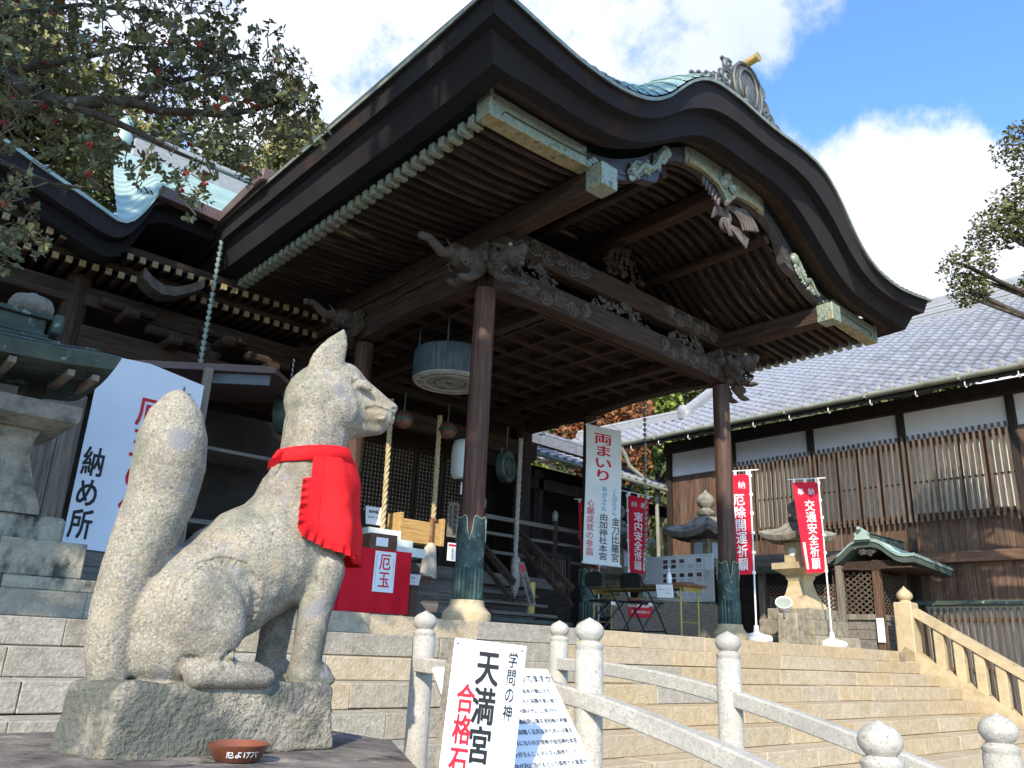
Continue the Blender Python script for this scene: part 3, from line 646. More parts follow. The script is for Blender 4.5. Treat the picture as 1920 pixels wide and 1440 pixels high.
# posts with bronze sleeves on stone bases
def lobed(n=48):                                # sleeve: lower fluted part
    return None
pillar_m = MB().lathe([(.150, .14), (.150, .2), (.148, 2), (.143, 3.68)], 28).mesh('pillar', m_post, 40)
base_m = MB().lathe([(.23, -.02), (.285, .005), (.30, .045), (.295, .09), (.25, .125), (.215, .16), (.205, .215)], 28).mesh('pillar_base', m_tan, 40)
fl = MB(); n = 80
def flr(a, z): return .178+.008*math.cos(a*20)
for j, z in enumerate((.21, .24, .50, .53)):
    for i in range(n):
        a = 2*math.pi*i/n; r = flr(a, z)*(1 if 0 < j < 3 else .985); fl.v.append((r*math.cos(a), r*math.sin(a), z))
for j in range(3):
    for i in range(n): i2 = (i+1) % n; fl.f.append((j*n+i, j*n+i2, (j+1)*n+i2, (j+1)*n+i))
flute_m = fl.mesh('fluted_sleeve', m_sleeve, 50)
up_ = MB(); nz_ = 10
def edge(a):                                    # top edge with heart-shaped notches
    d = abs(((a*4/(2*math.pi))+.5) % 1-.5)*2    # 0 at the notch centre, 1 midway
    return .53-.74*.89+.89*interp([(0, 1.05), (.04, 1.06), (.09, 1.11), (.16, 1.145), (.21, 1.165), (.24, 1.21), (.265, 1.265), (.31, 1.305), (.4, 1.33), (.55, 1.337), (.75, 1.317), (1, 1.305)], d)
na = 192
for j in range(nz_+1):
    for i in range(na):
        a = 2*math.pi*i/na; z = lerp(.53, edge(a), j/nz_); r = .174+.006*math.sin(a*9+z*14)*math.sin(z*30+a*5); up_.v.append((r*math.cos(a), r*math.sin(a), z))
for j in range(nz_):
    for i in range(na): i2 = (i+1) % na; up_.f.append((j*na+i, j*na+i2, (j+1)*na+i2, (j+1)*na+i))
relief_m = up_.mesh('relief_sleeve', m_sleevec, 60)
rim_m = MB().tube([(.182*math.cos(2*math.pi*i/192), .182*math.sin(2*math.pi*i/192), edge(2*math.pi*i/192)) for i in range(193)], .007, 5).mesh('sleeve_rim', m_clad, True)
for x, y in ((5.28, 6.6), (9.95, 6.6), (9.95, 9.28), (5.28, 9.2)):
    M = T(x, y, ZP)@RZ(R(-134))@Matrix.Diagonal((.84, .84, 1, 1)); p = add('pillar', pillar_m, hall, M)
    add('pillar_base', base_m, p, M); add('fluted_sleeve', flute_m, p, M); add('relief_sleeve', relief_m, p, M); add('sleeve_rim', rim_m, p, M)
# brackets and beams
add('front_beam', (MB().ribbon([(x, 5.90, 5.57+.035*math.sin(math.pi*(x-5.3)/4.6)**.5 if 5.3 < x < 9.9 else 5.57) for x in [5.3+4.6*i/24 for i in range(25)]], lambda x, z: (x, 6.49, z), lambda x, z: (x, 6.70, z)), m_dx, 30), hall)
add('upper_beam', (MB().cbox(5.2, 10.05, 6.50, 6.70, 6.13, 6.44, .012), m_dx), hall)
for x in PX: add('side_beam', (MB().ribbon([(y, 5.90+.06*math.sin(math.pi*(y-6.6)/2.65), 5.57+.09*math.sin(math.pi*(y-6.6)/2.65)) for y in [6.62+2.6*i/16 for i in range(17)]], lambda y, z: (x-.10, y, z), lambda y, z: (x+.10, y, z)), m_dy, 30), hall)
for x in PX: add('tie_beam', (MB().ribbon([(y, 5.82+.05*math.sin(math.pi*(y-9.2)/1.9), 5.50+.06*math.sin(math.pi*(y-9.2)/1.9)) for y in [9.25+1.8*i/14 for i in range(15)]], lambda y, z: (x-.09, y, z), lambda y, z: (x+.09, y, z)), m_dy, 30), hall)
for x in PX:
    add('bracket_block', (MB().cbox(x-.2, x+.2, 6.40, 6.80, 5.80, 5.95, .03), m_carve), hall)
    add('bracket_arm', (MB().cbox(x-.55, x+.55, 6.54, 6.66, 5.84, 5.96, .02).cbox(x-.07, x+.07, 6.05, 7.15, 5.842, 5.958, .02), m_dx), hall)
    add('bracket_block', (MB().cbox(x-.14, x+.14, 6.46, 6.74, 5.96, 6.098, .02), m_carve), hall)
# carved scrolls on the two front beams
def scrolls(x0, x1, z, y, flip, seed, hgt=.118):
    g = random.Random(seed); mb = MB(); n_ = 6
    for i in range(n_):
        cx = lerp(x0, x1, (i+.5)/n_); cz = z+(.035 if i % 2 else -.03); r = hgt*g.uniform(.75, 1.05)
        mb.tube(swirl(cx, cz, r, 1.9, g.uniform(0, 1)+(math.pi if i % 2 else 0), 1 if i % 2 else -1, y, n=30, yr=.012), lambda t: .019*(1-.35*t), 5)
        mb.tube(swirl(cx, cz, r*.8, 1.6, g.uniform(0, 1)+(math.pi if i % 2 else 0), 1 if i % 2 else -1, y, n=24, yr=.01), lambda t: .009, 4)
        if i < n_-1:
            x2 = lerp(x0, x1, (i+1.5)/n_); mb.tube([(cx+(x2-cx)*t, y, cz+(.05 if i % 2 else -.05)*math.sin(t*3.14)+((.035 if (i+1) % 2 else -.03)-(.035 if i % 2 else -.03))*t) for t in [k/8 for k in range(9)]], lambda t: .013, 5)
        for k in range(4): a = g.uniform(0, 6.3); mb.ell((cx+r*1.05*math.cos(a), y, cz+r*.8*math.sin(a)), (.032, .014, .018), Matrix.Rotation(-a, 3, 'Y'), 8, 6)
    return mb
for x0, x1, z, y, s_ in ((5.52, 6.95, 5.74, 6.488, 1), (9.72, 8.35, 5.74, 6.488, 2), (5.6, 6.9, 6.29, 6.498, 3), (9.75, 8.5, 6.29, 6.498, 4)):
    add('carved_scroll', (scrolls(x0, x1, z, y, 0, s_), m_carve, 60), hall)
def fig(cx, w_, h_, seed, y=6.58, z0=5.90, n=60, c=26):  # openwork carving between the beams: wide at the foot, narrow at the top
    def fn(u, v): return ((cx+(u-.5)*w_*(1-.55*v), y+.05*math.sin(u*9), z0+v*h_), (0, -1, 0))
    return blobs(fn, n, seed, (.025, .06), .5, c)
for cx, w_, h_, s_ in ((6.0, 1.15, .30, 11), (7.62, 1.3, .31, 12), (9.2, 1.2, .30, 13)):
    add('openwork_carving', (fig(cx, w_, h_, s_), m_carve, 60), hall)
add('openwork_carving', (fig(XC, .9, .5, 14, 6.55, 6.46), m_dx, 60), hall)
# beast-head beam ends
def lion(M, size=1.0):
    mb = MB()
    mb.cap((0, 0, 0), (.22, 0, .04), .13, .125); mb.ell((.30, 0, .02), (.13, .11, .10)); mb.cap((.30, 0, .03), (.43, 0, .05), .085, .065)   # skull, snout (faces +x)
    mb.cap((.30, 0, -.07), (.42, 0, -.10), .05, .04); mb.ell((.45, 0, .085), (.045, .06, .03))
    for sy in (-1, 1):
        mb.ell((.30, sy*.075, .115), (.055, .035, .04)); mb.cap((.20, sy*.09, .14), (.08, sy*.15, .2), .035, .015); mb.cap((.40, sy*.05, -.01), (.42, sy*.055, -.06), .018, .008)
        for k in range(5): mb.tube(swirl2(Vector((.06+.05*k-.02*(k % 2), sy*.12, .10-.07*k)), .055, sy), lambda t: .02*(1-.4*t), 6)
        mb.cap((.10, sy*.07, -.16), (.22, sy*.10, -.27), .06, .05); mb.ell((.29, sy*.10, -.29), (.08, .055, .04))
        for k in range(3): mb.ell((.355, sy*.10-.035+.035*k, -.295), (.03, .016, .025))
    me = remesh(mb, .011, 2)
    e = MB()
    for sy in (-1, 1): e.ell((.335, sy*.098, .118), .024)
    return me, e.mesh('eye', m_cladgold, True)
def swirl2(c, r, sy): return [(c.x+r*(1-.8*t)*math.cos(6.3*1.4*t), c.y+sy*.03*t, c.z+r*(1-.8*t)*math.sin(6.3*1.4*t)) for t in [i/18 for i in range(19)]]
lm, em = lion(None); lm.materials.clear(); lm.materials.append(m_carve)
for M in (T(5.28, 6.42, 5.80)@RZ(R(-90)), T(10.12, 6.6, 5.74), T(9.95, 6.42, 5.80)@RZ(R(-90))):
    q = add('lion_head_carving', lm, hall, M @ Matrix.Scale(1.0, 4)); add('eye', em, q, M)
def baku():
    mb = MB(); mb.cap((0, 0, 0), (.26, 0, .02), .14, .12); mb.ell((.2, 0, .03), (.17, .13, .13))
    mb.tube([(.26, 0, .06), (.40, 0, .02), (.50, 0, .0), (.60, 0, .05), (.68, 0, .10), (.76, 0, .09)], lambda t: .075-.03*t, 10); mb.ell((.78, 0, .085), .05)
    for sy in (-1, 1):
        mb.cap((.3, sy*.06, -.02), (.5, sy*.08, .12), .025, .01); mb.ell((.25, sy*.11, .08), (.045, .03, .03))
        for k in range(5): mb.tube(swirl2(Vector((.02+.06*k, sy*.11, .12-.05*k)), .06, sy), lambda t: .02*(1-.4*t), 6)
        mb.cap((.05, sy*.07, -.14), (.18, sy*.10, -.24), .06, .05); mb.ell((.25, sy*.10, -.26), (.08, .055, .04))
    return remesh(mb, .011, 2)
bm_ = baku(); bm_.materials.clear(); bm_.materials.append(m_carve)
for M in (T(5.12, 6.6, 5.80)@RZ(R(180)), T(5.12, 9.2, 5.80)@RZ(R(180))): add('elephant_nose_carving', bm_, hall, M)
add('elephant_nose_carving', bm_, hall, T(3.9, 11.1, 5.52)@RZ(R(190)))
# porch ceiling: boards and battens
for i in range(16): y = 6.75+.26*i; add('ceiling_board', (MB().box(5.4, 9.84, y, y+.255, 5.80, 5.82), m_soffit), hall)
bx_ = MB().cbox(-2.22, 2.22, -.03, .03, 5.71, 5.798, .006).mesh('ceiling_batten', m_dx); by_ = MB().cbox(-.03, .03, 6.72, 10.9, 5.72, 5.799, .006).mesh('ceiling_batten', m_dy)
for i in range(9): add('ceiling_batten', bx_, hall, T(7.62, 6.95+.46*i, 0))
for i in range(9): add('ceiling_batten', by_, hall, T(5.72+.475*i, 0, 0))
for x in (6.3, 8.9): add('cross_beam', (MB().cbox(x-.07, x+.07, 6.72, 10.9, 5.58, 5.708, .008), m_dy), hall)

# ---- hall proper behind the porch
for x in (2.0, 5.28, 9.95): 
    p = add('hall_pillar', (MB().lathe([(.16, ZP-.05), (.16, 6.0)], 20, (x, 11.0, 0)), m_dz, 40), hall)
add('hall_beam', (MB().cbox(-2, 10.2, 10.88, 11.08, 5.05, 5.35, .01), m_dx), hall)
add('hall_beam', (MB().cbox(-2, 10.2, 10.86, 11.10, 5.60, 5.86, .01), m_dx), hall)
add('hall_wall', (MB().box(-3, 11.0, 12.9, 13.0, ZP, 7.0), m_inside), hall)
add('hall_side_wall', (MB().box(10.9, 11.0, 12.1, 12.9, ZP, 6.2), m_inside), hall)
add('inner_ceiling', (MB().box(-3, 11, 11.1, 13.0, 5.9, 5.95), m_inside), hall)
add('floor', (MB().box(-2.0, 10.4, 10.2, 12.9, 2.7, 2.78), m_greywx), hall)
for i in range(5): add('floor_riser_board', (MB().box(4.4, 10.0, 10.20, 10.235, 1.9+.17*i, 2.064+.17*i), m_greywx), hall)
add('floor_edge', (MB().box(4.4, 10.0, 10.15, 10.26, 2.62, 2.79), m_greywx), hall)
# lattice doors
def lattice(x0, x1, z0, z1, y, n, m_, w_=.014, m2=None):
    mb = MB()
    for i in range(n+1):
        x = lerp(x0, x1, i/n); mb.box(x-w_, x+w_, y-.012, y+.012, z0, z1)
    k = max(2, round((z1-z0)/((x1-x0)/n)))
    for i in range(k+1):
        z = lerp(z0, z1, i/k); mb.box(x0, x1, y-.016, y+.010, z-w_, z+w_)
    return mb
for i in range(5):
    x0 = 6.35+.62*i; d = add('lattice_door', (MB().box(x0, x0+.6, 11.955, 11.985, 2.78, 3.75).box(x0, x0+.05, 11.95, 11.99, 3.75, 5.0).box(x0+.55, x0+.6, 11.95, 11.99, 3.75, 5.0).box(x0, x0+.6, 11.952, 11.988, 5.0, 5.06), m_dz), hall)
    add('door_lattice', (lattice(x0+.05, x0+.55, 3.76, 4.98, 11.97, 7, None), m_dz), d, kind='stuff'); add('paper_pane', (MB().box(x0+.05, x0+.55, 11.995, 12.0, 3.76, 4.98), m_shoji), d)
add('door_head', (MB().box(2.0, 10.4, 11.93, 12.05, 5.06, 5.9), m_dx), hall)
for x in (6.2, 9.55): add('door_post', (MB().box(x-.08, x+.08, 11.9, 12.06, 2.78, 5.1), m_dz), hall)
# stair and rail into the hall, right of the porch
for i in range(5): add('timber_step', (MB().cbox(8.0, 9.35, 9.15+.22*i, 9.42+.22*i, 2.0+.16*i-.045, 2.0+.16*i, .006), m_greywx), hall)
for x in (8.05, 9.3): add('stair_rail', (MB().beam((x, 9.0, 2.55), (x, 10.3, 3.55), .07, .09).beam((x, 9.0, 2.30), (x, 10.3, 3.30), .05, .06), m_dy), hall)
add('veranda_rail', (MB().beam((8.5, 10.35, 3.72), (11.6, 10.35, 3.72), .07, .07).beam((8.5, 10.35, 3.45), (11.6, 10.35, 3.45), .05, .05).beam((8.5, 10.35, 3.15), (11.6, 10.35, 3.15), .05, .05), m_greywx), hall)
for x in (8.5, 10.2): 
    p = add('rail_post', (MB().lathe([(.055, 2.75), (.055, 3.85)], 14, (x, 10.35, 0)), m_dz, 40), hall)
    add('rail_finial', (MB().lathe([(.06, 3.85), (.045, 3.89), (.06, 3.94), (.05, 3.99), (.01, 4.04)], 14, (x, 10.35, 0)), m_trim, 60), p)
add('podium', (MB().box(4.5, 9.25, 9.02, 10.2, ZP-.02, 2.02), m_greywx), hall)
add('podium_edge', (MB().box(4.45, 9.3, 8.98, 9.04, 2.0, 2.05), m_coppercorr), hall)

# ---- hall eaves on the left: thick thatch edge, rafters in two tiers with gilt tips
LE = [(-3.0, 7.9), (-1.0, 7.42), (0, 7.17), (.68, 6.93), (1.13, 6.76), (1.6, 6.60), (1.9, 6.49), (2.06, 6.43), (2.16, 6.44), (2.26, 6.53), (2.36, 6.72), (2.45, 6.95), (2.6, 7.0), (3.3, 6.98)]
LX = [-3+.15*i for i in range(32)]+[1.85+.04*i for i in range(19)]+[2.7, 3.0, 3.3]
def le_t(x): return interp(LE, x)
def le_b(x): return le_t(x)-(.46 if x < 1.9 else lerp(.46, .26, min(1, (x-1.9)/.8)))
lay = MB().ribbon([(x, le_t(x), le_b(x)+.2) for x in LX], lambda x, z: (x, 9.92, z), lambda x, z: (x, 12.6, z+.25))
add('left_eave_edge', (lay, m_thatch2, 50), hall)
add('left_eave_layer', (MB().ribbon([(x, le_b(x)+.2, le_b(x)) for x in LX], lambda x, z: (x, 10.1, z), lambda x, z: (x, 12.6, z+.2)), m_bark, 50), hall)
add('left_copper_lip', (MB().ribbon([(x, le_t(x)+.035, le_t(x)-.012) for x in LX], lambda x, z: (x, 9.88, z), lambda x, z: (x, 10.0, z+.02)), m_copperroof, 50), hall)
# pale copper slope with its ribs
def slope(x, v):
    zt = le_t(x); return (x+.55*v*v, 9.95+3.3*v, lerp(zt+.02, 9.28, v**.9)+.12*math.sin(v*3.1))
xs0, xs1 = 2.06, 5.2
for i in range(22):
    v0, v1 = i/22, (i+1)/22+.004
    mb = MB()
    def sf(u, v, v0=v0, v1=v1): 
        x = lerp(xs0, xs1, u**1.2); p = slope(x, lerp(v0, v1, v)); return (p[0], p[1], p[2]+.045*(1-v))
    mb.grid(26, 2, sf); mb.grid(26, 1, lambda u, v: tuple(a+b for a, b in zip(sf(u, 0), (0, 0, -.05*v))))
    add('copper_course', (mb, m_copperroof, 35), hall)
add('valley_ridge', (MB().cbox(2.7, 6.2, 13.1, 13.5, 9.0, 9.6, .03).cbox(2.6, 6.2, 13.05, 13.55, 9.6, 9.7, .02), m_ridge), hall)
add('ridge_boss', (MB().lathe([(.14, 9.4), (.16, 9.55), (.09, 9.7), (.12, 9.82), (.03, 9.95)], 12, (2.55, 13.2, 0)), m_copperroof, 60), hall)
add('brown_gutter', (MB().beam((2.45, 9.86, 6.99), (3.30, 9.86, 6.94), .14, .15).beam((3.30, 9.9, 6.94), (3.27, 8.65, 6.97), .14, .15).cbox(3.18, 3.40, 8.42, 8.68, 6.88, 7.06, .02), m_gutter), hall)
for tier, (y, z, zz) in enumerate(((10.25, 6.14, 6.5), (10.5, 5.96, 6.2))):
    rm = MB().cbox(-.034, .034, 0, 2.2, 0, .075, .006).mesh('rafter', m_dy); gm = MB().cbox(-.038, .038, -.012, .03, -.004, .079, .004).mesh('rafter_tip', m_goldtip)
    for i in range(44):
        x = -1.2+.155*i
        if x > 5.2: break
        r_ = add('hall_rafter', rm, hall, T(x, y, z)); add('rafter_tip', gm, r_, T(x, y, z))
    add('hall_soffit', (MB().box(-3, 5.4, y+.03, 12.9, z+.078, z+.1), m_soffit), hall)
    add('eave_fascia', (MB().box(-3, 5.2, y+.05, y+.12, z+.1, z+.2), m_dx), hall)
# curled wind-board of the hall's own gable
add('curled_board', (MB().ribbon([(x, z+.13, z) for x, z in ((2.55, 5.95), (2.68, 5.84), (2.82, 5.79), (2.98, 5.82), (3.15, 5.92), (3.32, 6.05))], lambda x, z: (x, 10.2, z), lambda x, z: (x, 10.5, z)), m_carve, 40), hall)
for i, (x, z) in enumerate(((2.6, 5.62), (3.2, 5.42), (3.9, 5.62), (4.6, 5.42))):
    add('bracket_arm', (MB().cbox(x-.35, x+.35, 10.7, 10.86, z, z+.13, .03).cbox(x-.1, x+.1, 10.5, 11, z-.13, z-.003, .03), m_dx), hall)

# ================================================================== SIDE BUILDING (right)
sb = thing('side_building', 'long side hall with grey tiled roof, white plaster band and timber lattice windows', 'building', (16, 6, 0))
WX = 16.0; Y1 = 12.16; Y0 = -2.0
posts = [12.16, 10.32, 8.37, 6.44, 4.47, 2.5, .5, -1.5]
for y in posts:
    add('wall_post', (MB().cbox(WX-.10, WX+.06, y-.07, y+.07, 0, 6.6, .008), m_dark2), sb)
for a, b in zip(posts, posts[1:]):
    add('plaster_panel', (MB().box(WX-.02, WX+.05, b+.07, a-.07, 5.86, 6.6), m_white), sb)
    if a < 11:                                 # paper screens behind the lattice
        n = 4
        for i in range(n):
            y0 = lerp(b+.07, a-.07, i/n); y1 = lerp(b+.07, a-.07, (i+1)/n); s_ = add('screen', (MB().box(WX+.01, WX+.03, y0+.03, y1-.03, 4.40, 5.74), m_shoji), sb)
            add('screen_stile', (MB().box(WX-.012, WX+.04, y1-.028, y1+.03, 4.34, 5.78).box(WX-.008, WX+.036, y0+.03, y1-.03, 5.02, 5.05), m_bw), s_)
add('wall_plate', (MB().cbox(WX-.14, WX+.1, Y0, Y1+.1, 6.44, 6.72, .01), m_dark2), sb)
add('lattice_head', (MB().cbox(WX-.09, WX+.03, Y0, 10.3, 5.74, 5.85, .006), m_bwy), sb)
add('lattice_sill', (MB().cbox(WX-.09, WX+.03, Y0, 10.3, 4.33, 4.41, .006), m_bwy), sb)
lb = MB().cbox(-.022, .022, -.022, .022, 4.24, 5.93, .004).mesh('lattice_bar', m_lat)
i = 0; y = 10.2
while y > 4.5: add('lattice_bar', lb, sb, T(WX-.17, y, 0)); y -= .1085
add('boarded_end', (MB().box(WX-.11, WX+.05, 2.6, 4.40, 4.4, 5.80), m_bw), sb)
g = random.Random(4); y = Y1+.05
bcache = {}
def board(name, y0, y1, z0, z1, x):
    k = (round(y1-y0, 2), z0, z1)
    if k not in bcache: bcache[k] = MB().cbox(0, .03, 0, y1-y0-.005, z0, z1, .004).mesh(name, m_bw)
    add(name, bcache[k], sb, T(x, y0, 0))
while y > -1.5:
    w_ = g.choice((.16, .19, .22, .25)); y -= w_
    board('wall_board', y, y+w_, 3.66, 4.33, WX-.05+g.uniform(-.006, .006))
y = Y1+.05
while y > -1.5:
    w_ = g.choice((.16, .19, .22, .25)); y -= w_
    board('wall_board', y, y+w_, 2.80, 3.48, WX-.05+g.uniform(-.006, .006))
for y0, y1 in ((10.32, 12.1),):
    for i in range(8): board('wall_board', y0+.08+.21*i, y0+.08+.21*(i+1), 4.33, 5.84, WX-.045)
add('wall_rail', (MB().cbox(WX-.16, WX+.02, Y0, Y1, 3.47, 3.67, .01), m_bwy), sb)
add('wall_sill', (MB().cbox(WX-.15, WX+.02, Y0, Y1, 2.72, 2.80, .008), m_coppercorr), sb)
lb2 = MB().cbox(-.022, .022, -.022, .022, .9, 2.68, .004).mesh('lattice_bar', m_lat)
y = 7.2
while y > 1.6: add('lower_lattice_bar', lb2, sb, T(WX-.1, y, 0)); y -= .1085
add('lower_screen', (MB().box(WX+.0, WX+.03, Y0, 7.2, .3, 2.72), m_shoji), sb)
for y in posts[3:]: add('lower_post', (MB().box(WX-.06, WX+.04, y-.06, y+.06, 0, 2.72), m_bw), sb)
add('lower_wall', (MB().box(WX+.02, WX+.2, Y0, Y1+1, 0, 2.72), m_bw), sb)
for z in (2.45, 1.6): add('lattice_rail', (MB().box(WX-.075, WX, Y0, 7.2, z, z+.06), m_bwy), sb)
add('rear_wall', (MB().box(WX+.1, 24, Y1-.1, Y1+.06, 0, 6.7), m_bw), sb)
# roof: tiles course by course
EX, EZ, SL = 15.0, 6.66, .656
RX = 20.0
def rp(x, y, dz=0): return (x, y, EZ+SL*(x-EX)+dz)
def yhip(x): return 13.1 if x < 16.0 else lerp(11.66, 12.0, min(1, (x-16)/4)) if x > 16 else 13.1
add('roof_deck', (MB().quad(rp(EX, -3, -.07), rp(RX, -3, -.07), rp(RX, 12.0, -.07), rp(15.98, 11.7, -.07), rp(16.15, 16, -.07), rp(EX, 16, -.07)), m_tile), sb)
add('eave_board', (MB().box(EX+.02, EX+.06, -3, 16, EZ-.16, EZ-.02), m_dark2), sb)
er = MB().beam((EX+.04, 0, EZ-.14), (WX+.1, 0, EZ+.50), .06, .08).mesh('eave_rafter', m_dark2)
for i in range(56): add('eave_rafter', er, sb, T(0, 13-.27*i, 0))
add('eave_soffit', (MB().quad(rp(EX, -3, -.085), rp(WX+.2, -3, -.085), rp(WX+.2, 13.1, -.085), rp(EX, 13.1, -.085)), m_dark2), sb)
TW, TL = .272, .232
ca, sa = 1/math.hypot(1, SL), SL/math.hypot(1, SL)
def tilemesh(mb, x, y, seedj=0):
    prof = [(0, .030), (.10, .052), (.24, .036), (.42, .004), (.62, -.006), (.82, .004), (1.0, .030)]
    b = len(mb.v)
    for t, dz in ((0, .018), (1.13, -.014)):
        for u, h in prof:
            d = t*TL; mb.v.append((x+d*ca-(h+dz)*sa, y-(u-.5)*TW, d*sa+(h+dz)*ca+SL*0))
    n_ = len(prof)
    for i in range(n_-1): mb.f.append((b+i, b+i+1, b+n_+i+1, b+n_+i))
    for u, h in prof: mb.v.append((x-(h-.004)*sa*1.0, y-(u-.5)*TW, (h-.012)*ca))
    for i in range(n_-1): mb.f.append((b+2*n_+i, b+2*n_+i+1, b+i+1, b+i))
tm = MB(); tilemesh(tm, 0, 0); tile_m = tm.mesh('roof_tile', m_tile, 50)
tiles = []
nrow = int(6.0/TL)
for r in range(nrow+3):
    for c in range(62):
        d = r*TL; x = EX+d*ca; y = 15.8-TW*c
        if x > RX-.1 or y < -1.2: continue
        if x > 16.05 and y > lerp(11.66, 12.0, (x-16)/4): continue
        tiles.append((x, y, EZ+SL*(x-EX)))
def rel(p):
    q = Vector(p)-Vector((0, 0, 1.65)); dz_ = q.dot(fw); return (q.dot(rt2)/dz_*1500+960, 720-q.dot(up2)/dz_*1500, dz_)
def vis(p): u, v, d = rel(p); return 1360 < u < 1925 and v > 540
tiles.sort(key=lambda p: (0 if vis(p) else 1, rel(p)[2]))
for p in tiles[:300]: add('roof_tile', tile_m, sb, T(*p)@Matrix.Rotation(random.uniform(-.012, .012), 4, 'X'))
tm = MB()
for p in tiles[300:]:
    b = len(tm.v); tilemesh(tm, p[0], p[1]); tm.v[b:] = [(a, c, z+p[2]) for a, c, z in tm.v[b:]]
add('roof_tile_field', (tm, m_tile, 50), sb, kind='stuff')
em_ = MB().lathe([(.045, 0), (.062, .012), (.055, .035), (.004, .045)], 12, M=Matrix.Rotation(R(-90), 3, 'Y')).mesh('eave_tile_end', m_ridge, 50)
for c in range(60):
    y = 15.8-TW*c+TW*.4
    if -1 < y < 13: add('eave_tile_end', em_, sb, T(EX-.03, y, EZ+.06))
# ridge of stacked flat tiles
for i in range(6): add('ridge_course', (MB().box(RX-.16+.012*(i % 2), RX+.16, -3, 12.1-.0*i, 9.84+.085*i, 9.84+.085*i+.075), m_ridge), sb)
add('ridge_cap', (MB().tube([(RX, -3, 10.38), (RX, 12.15, 10.38)], .10, 10).beam((RX-.17, -3, 9.80), (RX-.17, 12.2, 9.80), .06, .07), m_ridge, True), sb)
add('hip_ridge', (MB().beam((19.9, 12.1, 9.95), (15.98, 11.66, 7.38), .26, .22).tube([(19.9, 12.1, 10.1), (15.98, 11.66, 7.52)], .085, 8), m_ridge), sb)
add('hip_end_tile', (MB().lathe([(.0, 0), (.13, .01), (.15, .05), (.11, .08), (.05, .10)], 14, (15.9, 11.66, 7.48), M=Matrix.Rotation(R(-90), 3, 'Y')).cbox(15.84, 16.1, 11.5, 11.82, 7.25, 7.5, .03), m_ridge, 60), sb)
add('low_ridge', (MB().beam((16.0, 11.7, 7.36), (16.25, 15.6, 7.50), .24, .16).tube([(16.0, 11.7, 7.48), (16.25, 15.6, 7.62)], .08, 8), m_ridge), sb)
gut = MB(); 
for i in range(2): pass
gp = [(.075*math.cos(a), .075*math.sin(a)) for a in [math.pi+math.pi*i/8 for i in range(9)]]
gut.prism(gp+[(.068, .012), (-.068, .012)], lambda a, c, t: (EX-.03+a, t, EZ-.015+c), -2, 13.2)
add('rain_gutter', (gut, m_gutterg, 50), sb)
gh = MB().tube([(0, 0, -.09), (-.01, 0, -.17), (.03, 0, -.205), (.07, 0, -.19), (.075, 0, -.15)], .011, 6).mesh('gutter_hook', m_wp, True)
for i in range(14): add('gutter_hook', gh, sb, T(EX+.0, 12.6-.86*i, EZ-.02))
gj = MB().box(-.085, .085, -.02, .02, -.085, .022).mesh('gutter_joint', m_gutterg)
for i in range(7): add('gutter_joint', gj, sb, T(EX-.03, 11.8-1.72*i, EZ-.01))
add('downpipe', (MB().tube([(EX, 12.9, EZ-.08), (EX+.25, 12.85, 6.1), (EX+.85, 12.5, 5.6), (EX+.85, 12.4, 2)], .05, 8), m_gutterg), sb)

# ================================================================== REAR CORRIDOR
co = thing('corridor_building', 'low dark corridor with a strip of grey tiles joining hall and side building', 'building', (13, 14, ZP))
add('wall', (MB().box(10.9, 17, 14.4, 14.5, 0, 6), m_inside), co)
for i, x in enumerate((11.05, 12.3, 13.9, 15.6)): add('wall_post', (MB().box(x-.07, x+.07, 12.95, 13.09, 1.8, 5.5), m_dark2), co)
add('plaster_panel', (MB().box(11.1, 11.95, 12.97, 13.03, 3.3, 5.02), m_white), co)
add('wall_plate', (MB().box(10.9, 17, 12.95, 13.1, 5.05, 5.3), m_dark2), co)
add('roof_deck', (MB().hexa(((10.9,12.3,5.62),(17,12.3,5.5),(17,14.6,6.6),(10.9,14.6,6.8),(10.9,12.3,5.68),(17,12.3,5.56),(17,14.6,6.66),(10.9,14.6,6.86))), m_dark2), co)
cm = MB()
for r in range(6):
    for c in range(22):
        x = 10.95+.272*c; y = 12.26+.22*r; z = 5.70-.0195*(x-10.9)+.42*(y-12.3)
        pr = [(0, .03), (.15, .05), (.4, .005), (.65, -.005), (1, .03)]; b = len(cm.v)
        for t, dz in ((0, .016), (1, -.012)):
            for u, h in pr: cm.v.append((x+u*.272, y+t*.24, z+h+dz+.42*.24*t))
        for u, h in pr: cm.v.append((x+u*.272, y, z+h-.02))
        for k in range(4): cm.f += [(b+k, b+k+1, b+5+k+1, b+5+k), (b+10+k, b+10+k+1, b+k+1, b+k)]
add('roof_tile_field', (cm, m_tile, 50), co, kind='stuff')
add('ridge', (MB().beam((10.9, 13.6, 6.42), (15.2, 13.6, 6.34), .26, .24).tube([(10.9, 13.6, 6.6), (15.2, 13.6, 6.5)], .09, 8), m_tile), co)
add('gutter', (MB().tube([(10.9, 12.22, 5.62), (17, 12.22, 5.5)], .05, 8), m_gutterg), co)
add('ridge_end', (MB().lathe([(.16, 0), (.2, .1), (.1, .3), (.16, .42), (.03, .5)], 10, (12.7, 13.6, 6.5)), m_tile, 60), co)

